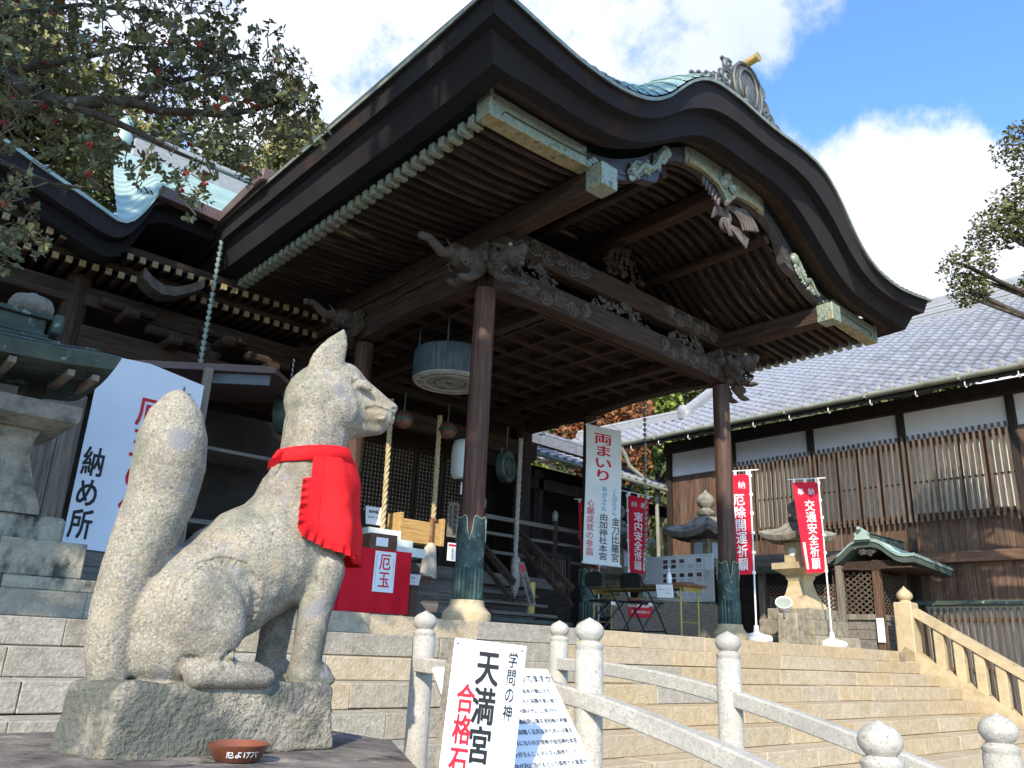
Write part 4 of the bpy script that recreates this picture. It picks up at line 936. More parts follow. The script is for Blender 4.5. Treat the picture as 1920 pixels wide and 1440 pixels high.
# ================================================================== COPPER-ROOFED SHRINE FENCE
sh = thing('small_shrine', 'small timber shrine with lattice sides and a cusped verdigris roof beside the stair top', 'shrine', (13.9, 6.3, ZP))
GX0, GX1, GY = 13.25, 14.75, 6.12
KP = [(0, 3.60), (.12, 3.595), (.25, 3.55), (.38, 3.44), (.5, 3.36), (.62, 3.33), (.78, 3.335)]
SK = [-.78+1.56*i/36 for i in range(37)]
add('roof_shell', (MB().ribbon([(GY-s, spl(KP, abs(s)), spl(KP, abs(s))-.035) for s in SK], lambda y, z: (GX0-.02, y, z), lambda y, z: (GX1, y, z-.10)), m_copper, 40), sh)
add('roof_edge', (MB().ribbon([(GY-s*.98, spl(KP, abs(s))-.036, spl(KP, abs(s))-.125) for s in SK], lambda y, z: (GX0, y, z), lambda y, z: (GX1-.03, y, z-.10)), m_coppercorr, 40), sh)
sf2 = MB()
for i in range(14):
    x = GX0+.02+.105*i; sf2.tube([(x, GY-s, spl(KP, abs(s))+.008-.10*(x-GX0)/1.5) for s in SK], .008, 4)
add('roof_seam', (sf2, m_copperroof), sh, kind='stuff')
add('ridge', (MB().cbox(GX0-.02, GX1-.1, GY-.07, GY+.07, 3.58, 3.70, .015).cbox(GX0-.04, GX1-.1, GY-.085, GY+.085, 3.70, 3.725, .008), m_coppercorr), sh)
add('ridge_ornament', (MB().prism([(-.13, 0), (-.10, .06), (-.12, .10), (-.05, .16), (0, .19), (.05, .16), (.12, .10), (.10, .06), (.13, 0)], lambda a, c, t: (t, GY+a, 3.59+c), GX0-.10, GX0-.03).tube([(GX0-.04, GY, 3.755), (GX0-.18, GY, 3.77)], .028, 8), m_copperroof, 50), sh)
add('gable_carving', (blobs(lambda u, v: ((GX0+.06, GY+(u-.5)*.42*(1-.7*(1-v)), 3.36+.09*v), (-1, 0, 0)), 16, 31, (.02, .035), .5, 6), m_carve2, 60), sh)
for y in (6.06, 6.74): add('post', (MB().cbox(13.40, 13.52, y-.06, y+.06, ZP, 3.28, .008), m_bw), sh)
add('post', (MB().cbox(14.35, 14.47, 6.0, 6.12, ZP, 3.2, .008), m_bw), sh)
add('lintel', (MB().box(13.39, 13.53, 5.5, 6.80, 3.12, 3.27).box(13.53, 14.6, 6.02, 6.10, 3.13, 3.26), m_dx), sh)
add('roof_rafter', (MB().box(GX0+.06, GX1-.05, GY-.70, GY-.2, 3.13, 3.16).box(GX0+.06, GX1-.05, GY+.2, GY+.70, 3.13, 3.16), m_dx), sh)
def diam(y0, y1, z0, z1, x, stp=.12):
    mb = MB(); s_ = .75; H = z1-z0; n_ = int((y1-y0+H/s_)/stp)+1
    for i in range(n_):
        for sg in (1, -1):
            a = y0+stp*i-H/s_; P = []
            for z in (z0, z1):
                yy = a+(z-z0)/s_ if sg > 0 else a+H/s_-(z-z0)/s_
                P.append([yy, z])
            (ya, za), (yb, zb) = P
            if max(ya, yb) < y0 or min(ya, yb) > y1: continue
            for q in (0, 1):                   # clip
                (yy, z), (y2, z2) = P[q], P[1-q]
                lim = y0 if yy < y0 else (y1 if yy > y1 else None)
                if lim is not None: t = (lim-yy)/(y2-yy); P[q] = [lim, z+(z2-z)*t]
            if abs(P[0][0]-P[1][0]) < .02: continue
            mb.beam((x+.006*sg, *P[0]), (x+.006*sg, *P[1]), .022, .012, (1, 0, 0))
    return mb
add('diamond_lattice', (diam(6.12, 6.68, 2.42, 3.10, 13.46), m_lat), sh, kind='stuff')
sl2 = diam(13.53, 14.35, 2.42, 3.10, 13.78); sl2.v = [(b_, 6.06+(a-13.78), c) for a, b_, c in sl2.v]
add('side_lattice', (sl2, m_lat), sh, kind='stuff')
add('sill_rail', (MB().cbox(13.40, 13.52, 6.121, 6.679, 2.33, 2.42, .006), m_greyw), sh)
add('sill_rail', (MB().cbox(13.521, 14.35, 6.02, 6.10, 2.33, 2.42, .006), m_greyw), sh)
for i in range(3): add('base_board', (MB().cbox(13.44, 13.48, 6.121, 6.679, 1.88+.15*i, 2.025+.15*i, .004), m_greywx), sh); add('base_board', (MB().cbox(13.521, 14.35, 6.04, 6.08, 1.88+.15*i, 2.025+.15*i, .004), m_greywx), sh)
add('back_wall', (MB().box(14.5, 14.55, 6.0, 6.8, ZP, 3.2), m_inside), sh)
add('white_post_wrap', (MB().cbox(13.36, 13.398, 5.98, 6.10, 1.98, 2.36, .01), m_wp), sh)
sh.matrix_local = T(14.82, 6.74, ZP+.012) @ Matrix.Scale(1.07, 4)
fe = thing('roofed_fence', 'lattice fence under a long grey shingled roof behind the standing lantern', 'fence', (13.8, 8.4, ZP))
for y in (6.85, 7.62, 8.42, 9.3, 11.3): add('post', (MB().cbox(13.72, 13.84, y-.055, y+.055, ZP, 3.3, .008), m_greyw), fe)
for a, b in ((6.91, 7.57), (7.68, 8.36)):
    add('diamond_lattice', (diam(a, b, 2.40, 2.98, 13.78, .10), m_lat), fe, kind='stuff')
    add('red_curtain', (MB().box(13.92, 13.93, a, b, 2.40, 2.50).box(13.92, 13.93, a, b, 2.78, 2.86), m_redflag), fe)
    add('white_curtain', (MB().box(13.91, 13.918, a, b, 2.5, 2.78), m_cloth), fe)
    add('sill_rail', (MB().cbox(13.73, 13.83, a, b, 2.30, 2.39, .006), m_greyw), fe)
    for i in range(4): w_ = (b-a)/4; add('base_board', (MB().cbox(13.76, 13.79, a+w_*i, a+w_*(i+1)-.006, ZP, 2.30, .004), m_greyw), fe)
add('inner_wall', (MB().box(14.3, 14.34, 6.8, 11.4, ZP, 3.3), m_inside), fe)
for i in range(6):
    x0 = 13.30+.10*i; add('shingle_course', (MB().hexa(((x0, 6.82, 3.29+.05*i), (x0+.14, 6.82, 3.32+.05*i), (x0+.14, 9.05, 3.32+.05*i), (x0, 9.05, 3.29+.05*i), (x0, 6.82, 3.32+.05*i), (x0+.14, 6.82, 3.345+.05*i), (x0+.14, 9.05, 3.345+.05*i), (x0, 9.05, 3.32+.05*i))), m_shingle), fe)
add('eave_board', (MB().box(13.32, 13.36, 6.85, 9.02, 3.17, 3.285), m_coppercorr), fe)
for i in range(20): add('fence_board', (MB().cbox(13.76, 13.79, 9.36+.097*i, 9.36+.097*(i+1)-.005, ZP, 2.62, .004), m_greyw), fe)
fe.matrix_local = T(14.22, 8.64, ZP+.006)
# notice board
nb = thing('notice_board', 'white notice board with rows of printed sheets and dark photos', 'notice board', (13.72, 10.3, 2.66), M=frame((14.11, 10.62, 3.18), (0, -1, 0), (0, 0, 1)))
add('panel', (MB().cbox(-.92, .92, -.48, .48, -.03, 0, .004), mat('weathered_white_panel', (.68, .69, .65), (.75, .76, .72), 2, rough=.6, bump=.05, stain=[((.36, .42, .33), 1.6, .6, .8)])), nb, local=True)
pm = MB().box(-.09, .09, -.125, .125, .001, .004).mesh('printed_sheet', m_paper); phm = MB().box(-.062, .062, -.04, .04, .0045, .006).mesh('printed_photo', m_photo)
g = random.Random(8)
for c in range(5):
    for r in range(3):
        if (c, r) in ((0, 2),): continue
        M = T(-.28+.215*c+(.12 if c == 4 else 0)*0, .30-.29*r, 0); q = add('printed_sheet', pm, nb, M, True)
        if (c, r) != (3, 0): add('printed_photo', phm, nb, M@T(-.005, .055, 0), True)
        if c < 2: add('printed_photo', phm, nb, M@T(-.005, -.05, 0), True)
        else: add('printed_lines', (sum_ := MB(), [sum_.box(-.07, .07, -.02-.018*k, -.014-.018*k, .0045, .0052) for k in range(5)], )[0:1] + (m_greyinkl,), nb, M, True, kind='stuff')
add('printed_sheet', pm, nb, T(.82, .28, 0), True)

# ================================================================== STONE LANTERNS
def lantern(name, label, loc, rotz, s=1.0, mb_=m_old, mt=m_tan, mc=m_cap, base=True, group=None, shaft=True, pane=m_glass, round_=False, kz=1.0):
    t = thing(name, label, 'stone lantern', loc, rotz, group); z = 0
    def sq(r): return r*math.sqrt(2)
    if base:
        for i, (h, w_) in enumerate(((.16, .62), (.24, .50), (.18, .40))):
            L = w_/2
            for j, (sx, sy) in enumerate(((-1, -1), (1, -1), (1, 1), (-1, 1))):
                add('base_block', (MB().cbox(min(0, sx*w_)+.003, max(0, sx*w_)-.003, min(0, sy*w_)+.003, max(0, sy*w_)-.003, z, z+h-.004, .012), mb_), t, local=True)
            z += h
    if shaft:
        add('shaft', (MB().lathe([(sq(.34*s), z), (sq(.335*s), z+.05*kz), (sq(.28*s), z+.16*kz), (sq(.215*s), z+.32*kz), (sq(.175*s), z+.50*kz), (sq(.165*s), z+.60*kz), (sq(.20*s), z+.68*kz), (sq(.20*s), z+.73*kz)], 4, sq=True), mt), t, local=True); z += .73*kz
    add('platform', (MB().lathe([(sq(.22*s), z), (sq(.34*s), z+.07), (sq(.38*s), z+.09), (sq(.38*s), z+.19)], 4, sq=True), mt), t, local=True); z += .19
    h = .42*s
    fb = add('firebox', (MB().cbox(-.205*s, .205*s, -.205*s, .205*s, z, z+h, .012), mt), t, local=True)
    for a in range(4):
        M = RZ(a*math.pi/2)
        if round_: add('round_window', (MB().tube([(0, -.206*s, z+h*.52), (0, -.214*s, z+h*.52)], .085*s, 20), pane), fb, M, True)
        else:
            add('window', (MB().box(-.115*s, .115*s, -.212*s, -.206*s, z+h*.2, z+h*.85), pane), fb, M, True)
            add('window_frame', (MB().box(-.13*s, -.11*s, -.222*s, -.205*s, z+h*.17, z+h*.88).box(.11*s, .13*s, -.222*s, -.205*s, z+h*.17, z+h*.88).box(-.11*s, .11*s, -.222*s, -.205*s, z+h*.17, z+h*.2).box(-.11*s, .11*s, -.222*s, -.205*s, z+h*.85, z+h*.88), mt), fb, M, True)
    z += h
    cp = MB(); nn = 6
    rows = [(.50*s, .0), (.54*s, .10*s), (.40*s, .15*s), (.27*s, .25*s), (.17*s, .36*s), (.15*s, .40*s)]
    for r_, dz in rows:
        for k in range(4*nn):
            sd_, u = divmod(k, nn); u = u/nn*2-1; lift = .10*s*abs(u)**2.4*(1 if dz < .2*s else max(0, 1-dz/(.36*s))*.6)
            p = Vector((u*r_, -r_, z+dz+lift)); cp.v.append(tuple(Matrix.Rotation(sd_*math.pi/2, 3, 'Z') @ p))
    m_ = 4*nn
    for j in range(len(rows)-1):
        for k in range(m_): k2 = (k+1) % m_; cp.f.append((j*m_+k, j*m_+k2, (j+1)*m_+k2, (j+1)*m_+k))
    cp.f.append(tuple(range(m_-1, -1, -1))); cp.f.append(tuple(range((len(rows)-1)*m_, len(rows)*m_)))
    add('roof_cap', (cp, mc, 45), t, local=True); z += .40*s
    add('jewel', (MB().lathe([(.11*s, z), (.17*s, z+.05*s), (.17*s, z+.10*s), (.10*s, z+.13*s), (.09*s, z+.16*s), (.15*s, z+.22*s), (.165*s, z+.30*s), (.13*s, z+.38*s), (.05*s, z+.44*s), (.004, z+.50*s)], 16), mc, 50), t, local=True)
    return t
lantern('stone_lantern', 'stepped stone lantern with round white window beside the middle red flag', (12.62, 6.98, ZP), R(-4), .84, m_old, m_tan, m_cap, True, None, True, m_wp, True, .74)
lantern('stone_lantern', 'weathered stone lantern with square panes rising behind the notice board', (15.0, 10.45, 2.64), R(-8), 1.24, m_old, m_old, m_cap, False, None, True)
lantern('stone_lantern', 'shadowed stone lantern with barred window half hidden behind the white banner', (12.75, 11.1, 2.3), R(10), 1.1, m_old, m_old, m_cap, False, None, True)

# ================================================================== FOX
FM = T(1.083, 2.648, 1.316)
fox = thing('fox_statue', 'large seated fox statue of speckled granite on a rough block, tail upright', 'statue', M=FM)
mb = MB()
for u, z, r, w_ in ((.285, .95, .125, .118), (.285, .86, .172, .130), (.265, .77, .192, .142), (.225, .67, .202, .150), (.16, .60, .20, .16), (.09, .56, .20, .165), (.02, .50, .195, .165), (-.05, .44, .19, .165), (-.11, .38, .18, .16), (-.13, .30, .15, .15)):
    mb.ell((u, 0, z), (r, w_, r))
mb.ell((.27, 0, .56), (.15, .135, .13)); mb.ell((.315, 0, .70), (.145, .14, .15))
mb.cap((.265, 0, .92), (.275, 0, 1.10), .118, .122)                 # neck
HD = MB()
HD.ell((.285, 0, 1.180), (.146, .138, .148)); HD.ell((.32, 0, 1.145), (.125, .135, .115)); HD.ell((.335, 0, 1.262), (.100, .105, .085)); HD.ell((.30, 0, 1.29), (.09, .105, .06))
HD.cap((.36, 0, 1.168), (.515, 0, 1.152), .100, .050); HD.cap((.38, 0, 1.245), (.530, 0, 1.192), .074, .034); HD.cap((.38, 0, 1.112), (.500, 0, 1.113), .066, .034)
HD.ell((.545, 0, 1.194), (.028, .034, .024))
for sy in (-1, 1):
    for t in [i/13 for i in range(14)]:         # broad leaf-shaped ears
        cu_ = interp([(0, .243), (.35, .252), (.6, .266), (.8, .280), (.93, .290), (1, .295)], t); w_ = interp([(0, .066), (.35, .066), (.6, .056), (.8, .042), (.93, .026), (1, .012)], t)
        HD.ell((cu_+.020, sy*(.080+.012*t), 1.262+.168*t), (w_, max(.012, w_*.40), .022), nu=12, nv=8)
    HD.ell((.410, sy*.086, 1.248), (.050, .012, .020), Matrix.Rotation(R(24), 3, 'Y'))
    HD.ell((.500, sy*.050, 1.142), (.020, .017, .020)); HD.ell((.548, sy*.022, 1.187), (.012, .012, .012))
    HD.cap((.46, sy*.056, 1.170), (.535, sy*.034, 1.160), .016, .014)
HR = Matrix.Translation((.285, 0, 0)) @ Matrix.Rotation(R(-20), 4, 'Z') @ Matrix.Translation((-.285, 0, 0))
b = len(mb.v); mb.v += [tuple(HR @ Vector(v)) for v in HD.v]; mb.f += [tuple(b+i for i in f) for f in HD.f]
for sy in (-1, 1):
    y = sy*.085; q = .0 if sy < 0 else -.045
    mb.cap((.325+q, y, .56), (.305+q, y, .42), .072, .058); mb.cap((.305+q, y, .42), (.295+q, y, .255), .056, .052)
    mb.cap((.290+q, y, .225), (.345+q, y, .215), .056, .046)
    for k in (-1, 0, 1): mb.cap((.335+q, y+k*.028, .212), (.378+q, y+k*.029, .204), .024, .019)
    mb.ell((-.085, sy*.135, .385), (.118, .075, .155), Matrix.Rotation(R(-16), 3, 'Y')); mb.ell((-.055, sy*.165, .37), (.085, .050, .12), Matrix.Rotation(R(-10), 3, 'Y'))
    mb.cap((-.03, sy*.155, .25), (-.09, sy*.155, .22), .05, .045)
    mb.cap((-.09, sy*.165, .215), (.075, sy*.165, .217), .038, .042); mb.ell((.10, sy*.165, .212), (.05, .046, .034))
P = [(-.285, .19), (-.305, .27), (-.310, .38), (-.293, .50), (-.262, .62), (-.235, .73), (-.229, .84), (-.234, .94), (-.237, 1.02), (-.24, 1.075), (-.241, 1.098)]
RR = [.065, .070, .074, .084, .103, .111, .119, .113, .088, .045, .012]
pts = [Vector((a, 0, b)) for a, b in P]
mb.tube(pts, lambda t: interp([(i/10, r) for i, r in enumerate(RR)], t), 18, True, .95)
mb.hexa(((-.30, -.17, .10), (.385, -.15, .10), (.385, .15, .10), (-.30, .17, .10), (-.28, -.15, .185), (.37, -.13, .185), (.37, .13, .185), (-.28, .15, .185)))
fme = remesh(mb, .0080, 6, .003, .04); fme.materials.clear(); fme.materials.append(m_fox)
bvh = BVHTree.FromPolygons([v.co.copy() for v in fme.vertices], [tuple(p.vertices) for p in fme.polygons])
def carve_line(P, rad, dep):
    P = [Vector(p) for p in P]; lo = [min(p[k] for p in P)-rad for k in range(3)]; hi = [max(p[k] for p in P)+rad for k in range(3)]
    for v in fme.vertices:
        c = v.co
        if not all(lo[k] < c[k] < hi[k] for k in range(3)): continue
        d = 9
        for a, b_ in zip(P, P[1:]):
            ab = b_-a; t = max(0, min(1, (c-a).dot(ab)/ab.length_squared)); d = min(d, (c-a-ab*t).length)
        if d < rad: v.co = c-v.normal*dep*(1-(d/rad)**2)
def side(P, sy):                                # points of the flank seen from the side
    out = []
    for u, z in P:
        h, _, _, _ = bvh.ray_cast(Vector((u, sy*.6, z)), Vector((0, -sy, 0)))
        if h: out.append(h)
    return out
HRi = HR.inverted()
def headside(P, sy):
    out = []
    for u, z in P:
        o_, d_ = HR @ Vector((u, sy*.5, z)), HR.to_3x3() @ Vector((0, -sy, 0)); h, _, _, _ = bvh.ray_cast(o_, d_)
        if h: out.append(h)
    return out
for sy in (-1, 1):
    carve_line(side([(-.17, .50), (-.12, .535), (-.06, .548), (0, .535), (.045, .49), (.062, .43), (.055, .36), (.02, .30), (-.025, .262)], sy), .020, .016)
    carve_line(side([(-.125, .262), (-.08, .250), (-.02, .262), (.03, .258), (.08, .250)], sy), .012, .009)
    carve_line(headside([(.442, 1.158), (.47, 1.166), (.50, 1.170), (.53, 1.166), (.556, 1.160)], sy), .011, .011)
    carve_line(headside([(.375, 1.242), (.40, 1.262), (.43, 1.262), (.455, 1.245)], sy), .010, .008)
    carve_line(headside([(.492, 1.142), (.504, 1.142)], sy), .008, .010)
    carve_line(headside([(.548, 1.184), (.558, 1.188)], sy), .008, .009)
fme.update(); fme.shade_smooth()
body = add('body', fme, fox, local=True)
pl_ = MB(); fp = [(-.315, -.172), (-.2, -.178), (.1, -.175), (.368, -.168), (.378, 0), (.38, .17), (.1, .19), (-.33, .19), (-.395, .02)]
b = 0
rows = [(1.04, -.012), (1.01, .06), (.995, .13), (.985, .168), (.955, .186), (.86, .192)]
for k, z in rows:
    for a, c in fp: pl_.v.append((a*k, c*(k if k > .9 else .9), z+.01*math.sin(a*9+c*7)))
n = len(fp)
for j in range(len(rows)-1):
    for i in range(n): i2 = (i+1) % n; pl_.f.append((j*n+i, j*n+i2, (j+1)*n+i2, (j+1)*n+i))
pl_.f.append(tuple(range(n-1, -1, -1))); pl_.f.append(tuple((len(rows)-1)*n+i for i in range(n)))
pme = remesh(pl_, .009, 2, .014, .06); pme.materials.clear(); pme.materials.append(m_plinth)
add('plinth', pme, fox, local=True)
# bib: collar band and a ruffled apron, draped on the statue
bib = thing('red_bib', 'bright red cloth bib with ruffled hem tied round the neck of the fox statue', 'bib', M=FM @ T(.26, 0, .6))
BI = T(-.26, 0, -.6)
def hit(ph, z, off):
    d = Vector((math.cos(ph), math.sin(ph), 0)); ax_ = Vector((.26, 0, z)); h, _, _, _ = bvh.ray_cast(ax_+d*.30, -d)
    r = (h-ax_).length if h else .2
    return ax_+d*(r+off)
def zc(p): return .962+.018*math.cos(p)          # collar height: lower at the nape
def smooth_ring(z_of, off, n=72):
    ring = [hit(2*math.pi*i/n, z_of(2*math.pi*i/n), off) for i in range(n)]
    for _ in range(3): ring = [(ring[i-1]+ring[i]*2+ring[(i+1) % n])/4 for i in range(n)]
    return ring
cb = MB(); nn = 72
rings = [smooth_ring(lambda p, d=d: zc(p)+d, o_) for d, o_ in ((.028, .007), (.026, .012), (0, .015), (-.026, .014), (-.029, .007))]
for r_ in rings: cb.v += [tuple(BI @ p) for p in r_]
for j in range(4):
    for i in range(nn): i2 = (i+1) % nn; cb.f.append(((j+1)*nn+i, (j+1)*nn+i2, j*nn+i2, j*nn+i))
add('collar', (cb, m_red, True), bib, local=True)
NA, NT = 60, 26
PH0 = R(112)
colr = []
for i in range(NA+1):
    ph = lerp(-PH0, PH0, i/NA); rmax = 0; L = []
    zt = zc(ph)-.015; zb = .685-.065*math.cos(ph*.8)
    for j in range(NT+1):
        z = lerp(zt, zb, j/NT); p = hit(ph, z, 0); r = (p-Vector((.26, 0, z))).length
        r = max(r, rmax*.985); rmax = max(rmax*.997, r); L.append((ph, z, r))
    colr.append(L)
for _ in range(4):                              # ease the cloth
    colr = [[(colr[i][j][0], colr[i][j][1], (colr[max(i-1, 0)][j][2]+colr[min(i+1, NA)][j][2]+colr[i][max(j-1, 0)][2]+colr[i][min(j+1, NT)][2]+2*colr[i][j][2])/6) for j in range(NT+1)] for i in range(NA+1)]
def bp(i, j, o_):
    ph, z, r = colr[i][j]; f = (j/NT)
    r += o_+.010+f*.017*(1+math.sin(ph*6+.6+z*2))*.9+.005*math.sin(ph*3+z*14)+f*.008*noise.noise(Vector((ph*2.2, z*7, 1))); return BI @ Vector((.26+math.cos(ph)*r, math.sin(ph)*r, z))
ap = MB(); W_ = NT+1
for o_ in (.0, .005):
    for i in range(NA+1):
        for j in range(NT+1): ap.v.append(tuple(bp(i, j, o_)))
q = (NA+1)*W_
for i in range(NA):
    for j in range(NT):
        a = i*W_+j; ap.f.append((a, a+W_, a+W_+1, a+1)); ap.f.append((q+a+1, q+a+W_+1, q+a+W_, q+a))
add('apron', (ap, m_red, True), bib, local=True)
ru = MB(); nr = 240                             # ruffle along the sides and the hem
path = [bp(0, j, .004) for j in range(8, NT+1)]+[bp(i, NT, .004) for i in range(1, NA+1)]+[bp(NA, j, .004) for j in range(NT-1, 7, -1)]
def pathp(t):
    x = t*(len(path)-1); i = min(int(x), len(path)-2); return path[i].lerp(path[i+1], x-i), (path[i+1]-path[i]).normalized()
cen = BI @ Vector((.26, 0, .8))
for i in range(nr+1):
    p, tg = pathp(i/nr); out = Vector((p.x-cen.x, p.y-cen.y, 0)).normalized(); dn = tg.cross(out).normalized()
    if dn.z > 0 and abs(tg.z) < .6: dn = -dn
    if abs(tg.z) >= .6: dn = Vector((-math.cos(-PH0)*0-1, 0, -.25)).normalized()
    wv = math.sin(i*.86)+.5*math.sin(i*.37)
    for k in range(4): f = k/3; ru.v.append(tuple(p+dn*.032*f+out*(.002+.008*wv*f+.004*f)))
for i in range(nr):
    for k in range(3): a = i*4+k; ru.f.append((a, a+1, a+5, a+4))
add('ruffle', (ru, m_red, True), bib, local=True)
for e_ in (4, NA-4): add('seam', (MB().tube([bp(e_, j, .0065) for j in range(NT+1)], .0018, 4), m_red), bib, local=True)
tie = hit(math.pi*1.06, zc(math.pi)-.01, .012)
def tp(*q): return BI @ Vector(q)
add('tie_end', (MB().grid(8, 2, lambda u, v: tp(tie.x-.070*u+.012, tie.y-.035*u-.015, tie.z-.05*u**1.4-.040*(v-.5)*(1-.3*u)+.004*math.sin(u*9))), m_red, True), bib, local=True)

# pedestal under the fox, bowl on it
pd = thing('stone_pedestal', 'dark weathered stone pedestal carrying the fox statue', 'pedestal', (.85, 2.7, 0))
sl = MB(); fp = [(-.6, 2.62), (.0, 2.30), (.55, 2.14), (.95, 2.10), (1.36, 1.93), (1.52, 2.02), (1.82, 2.62), (1.78, 3.2), (.3, 3.3), (-.6, 3.3)]
n = len(fp); cx, cy = .7, 2.7
rows = [(1.0, 1.0), (1.0, 1.24), (.995, 1.285), (.97, 1.308), (.6, 1.312)]
for k, z in rows:
    for i, (a, c) in enumerate(fp): sl.v.append((cx+(a-cx)*k, cy+(c-cy)*k, z+.004*math.sin(i*2.3)))
for j in range(len(rows)-1):
    for i in range(n): i2 = (i+1) % n; sl.f.append((j*n+i, j*n+i2, (j+1)*n+i2, (j+1)*n+i))
sl.f.append(tuple((len(rows)-1)*n+i for i in range(n)))
add('top_slab', (sl, m_slab, 40), pd)
add('base', (MB().cbox(-.4, 1.5, 2.3, 3.2, 0, 1.0, .03), m_old), pd)
bw = thing('clay_bowl', 'shallow brown clay bowl with white writing in front of the fox statue', 'bowl', (1.085, 2.352, 1.312))
add('dish', (MB().lathe([(.055, 0), (.062, .004), (.078, .030), (.086, .040), (.088, .046), (.084, .047), (.076, .036), (.06, .012), (.0, .008)], 40), m_bowl, 50), bw, local=True)
def bend_bowl(x, y): 
    a = R(-128)+x/.082; r = .0765+(y)*.32; return (r*math.cos(a), r*math.sin(a), .018+y)
lettering([line('厄よけ六', -.028, .006, .024, bold=.02, res=2)], bw, MW[bw], m_wp, 0, lambda x, y: (lambda a, r: (r*math.cos(a), r*math.sin(a), .018+y))(R(-118)+x/.080, .0735+y*.42))

# ================================================================== STONE BRIDGE
br = thing('stone_bridge', 'small arched stone bridge with pale granite rails and onion-topped posts', 'bridge', (2.62, 2, 0))
pm_ = MB().lathe([(.05, -.95), (.05, -.118), (.047, -.112), (.047, -.108), (.05, -.102), (.05, -.094), (.040, -.086), (.035, -.080), (.043, -.072), (.0515, -.058), (.053, -.045), (.048, -.030), (.036, -.018), (.018, -.009), (.006, -.003), (.001, 0)], 28).mesh('post', m_bridge, 40)
BP = [(2.20, 3.04, 1.79), (3.20, 3.19, 1.80), (2.22, 2.06, 1.765), (3.01, 2.01, 1.755), (2.10, .98, 1.52), (2.76, .935, 1.53)]
for x, y, z in BP: add('post', pm_, br, T(x, y, z))
def rail(A, B, C, name, z0=1.605):
    P = []
    for i in range(25):
        t = i/24
        p = Vector(A).lerp(Vector(B), t*2) if t < .5 else Vector(B).lerp(Vector(C), t*2-1)
        d = 3.12-p.y; P.append((p.x, p.y, z0-.028-.066*d*d))
    mb = MB(); n = len(P)
    for i, p in enumerate(P):
        for sx, sz in ((-.026, -.030), (.026, -.030), (.030, -.026), (.030, .024), (.024, .031), (-.024, .031), (-.030, .024), (-.030, -.026)): mb.v.append((p[0]+sx, p[1], p[2]+sz))
    for i in range(n-1):
        for k in range(8): k2 = (k+1) % 8; mb.f.append((i*8+k, i*8+k2, (i+1)*8+k2, (i+1)*8+k))
    mb.f.append(tuple(range(7, -1, -1))); mb.f.append(tuple((n-1)*8+k for k in range(8)))
    add(name, (mb, m_bridge, 30), br)
rail((2.16, 3.0, 0), (2.20, 2.04, 0), (2.08, .6, 0), 'handrail', 1.59); rail((3.19, 3.17, 0), (3.01, 2.0, 0), (2.74, .5, 0), 'handrail')
add('deck', (MB().ribbon([(y, 1.08-.066*(3.12-y)**2, .93-.066*(3.12-y)**2) for y in [.4+2.8*i/20 for i in range(21)]], lambda y, z: (2.2, y, z), lambda y, z: (2.98, y, z)), m_bridge, 30), br)
for x, y, z in BP: add('footing', (MB().cbox(x-.08, x+.08, y-.08, y+.08, 0, z-.85, .01), m_bridge), br)

# ================================================================== SIGNS IN FRONT
def board_frame(p00, p10, p01):                 # top-left, top-right, bottom-left world points
    o = Vector(p00); x = (Vector(p10)-o); y = (o-Vector(p01)); return frame(o, x, y), x.length, y.length
AS = frame((1.495, 1.915, 1.669), Matrix.Rotation(R(4.0), 3, Vector((.64, .74, 0))) @ Vector((.735, -.678, 0)), Matrix.Rotation(R(4.0), 3, Vector((.64, .74, 0))) @ Vector((-.06, -.07, 1)))
sg = thing('direction_sign', 'white upright board with black and red brush writing and an arrow beside the bridge', 'sign', M=AS @ T(.12, -.6, -.02))
AS = AS @ Matrix.Scale(.885, 4)
SG_ = MW[sg].inverted() @ AS
add('board', (MB().cbox(0, .236, -.66, 0, -.012, 0, .002), m_board), sg, AS)
add('back_frame', (MB().box(-.022, .01, -.70, -.006, -.036, -.0125).box(.20, .228, -.70, -.006, -.036, -.0125), m_greyw), sg, AS)
add('leg', (MB().box(-.015, .02, -1.6, -.69, -.07, -.045), m_greyw), sg, AS); add('leg', (MB().box(.195, .23, -1.6, -.69, -.07, -.045), m_greyw), sg, AS)
lettering([column('天満宮', -.032, -.368, .118, .074, bold=.034), column('学問の神', -.020, -.232, .196, .030, bold=.01)], sg, AS, m_black)
lettering([column('合格石段', -.135, -.505, .058, .060, bold=.03)], sg, AS, m_redink)
add('arrow', (MB().quad((.10, -.415, .003), (.155, -.385, .003), (.155, -.402, .003), (.215, -.402, .003), (.215, -.428, .003), (.155, -.428, .003), (.155, -.445, .003)), m_black), sg, AS)
bolt = MB().lathe([(.004, .001), (.004, .003), (.001, .0035)], 8).mesh('bolt', m_steel)
for x in (.012, .222): add('bolt', bolt, sg, AS@T(x, -.014, 0))
w0, h0 = .50, .60
SB = frame((1.602, 2.15, 1.582), (1, 0, .004), (0, math.sin(R(38)), math.cos(R(38))))
sg2 = thing('story_board', 'slanted white board covered in handwritten lines behind the arrow sign', 'sign', M=SB @ T(.2, -.5, -.02))
add('board', (MB().cbox(0, w0, -h0, 0, -.014, 0, .002), m_paper), sg2, SB)
add('leg', (MB().box(.03, .07, -1.2, -.02, -.05, -.016), m_greyw), sg2, SB); add('leg', (MB().box(w0-.07, w0-.03, -1.2, -.02, -.05, -.016), m_greyw), sg2, SB)
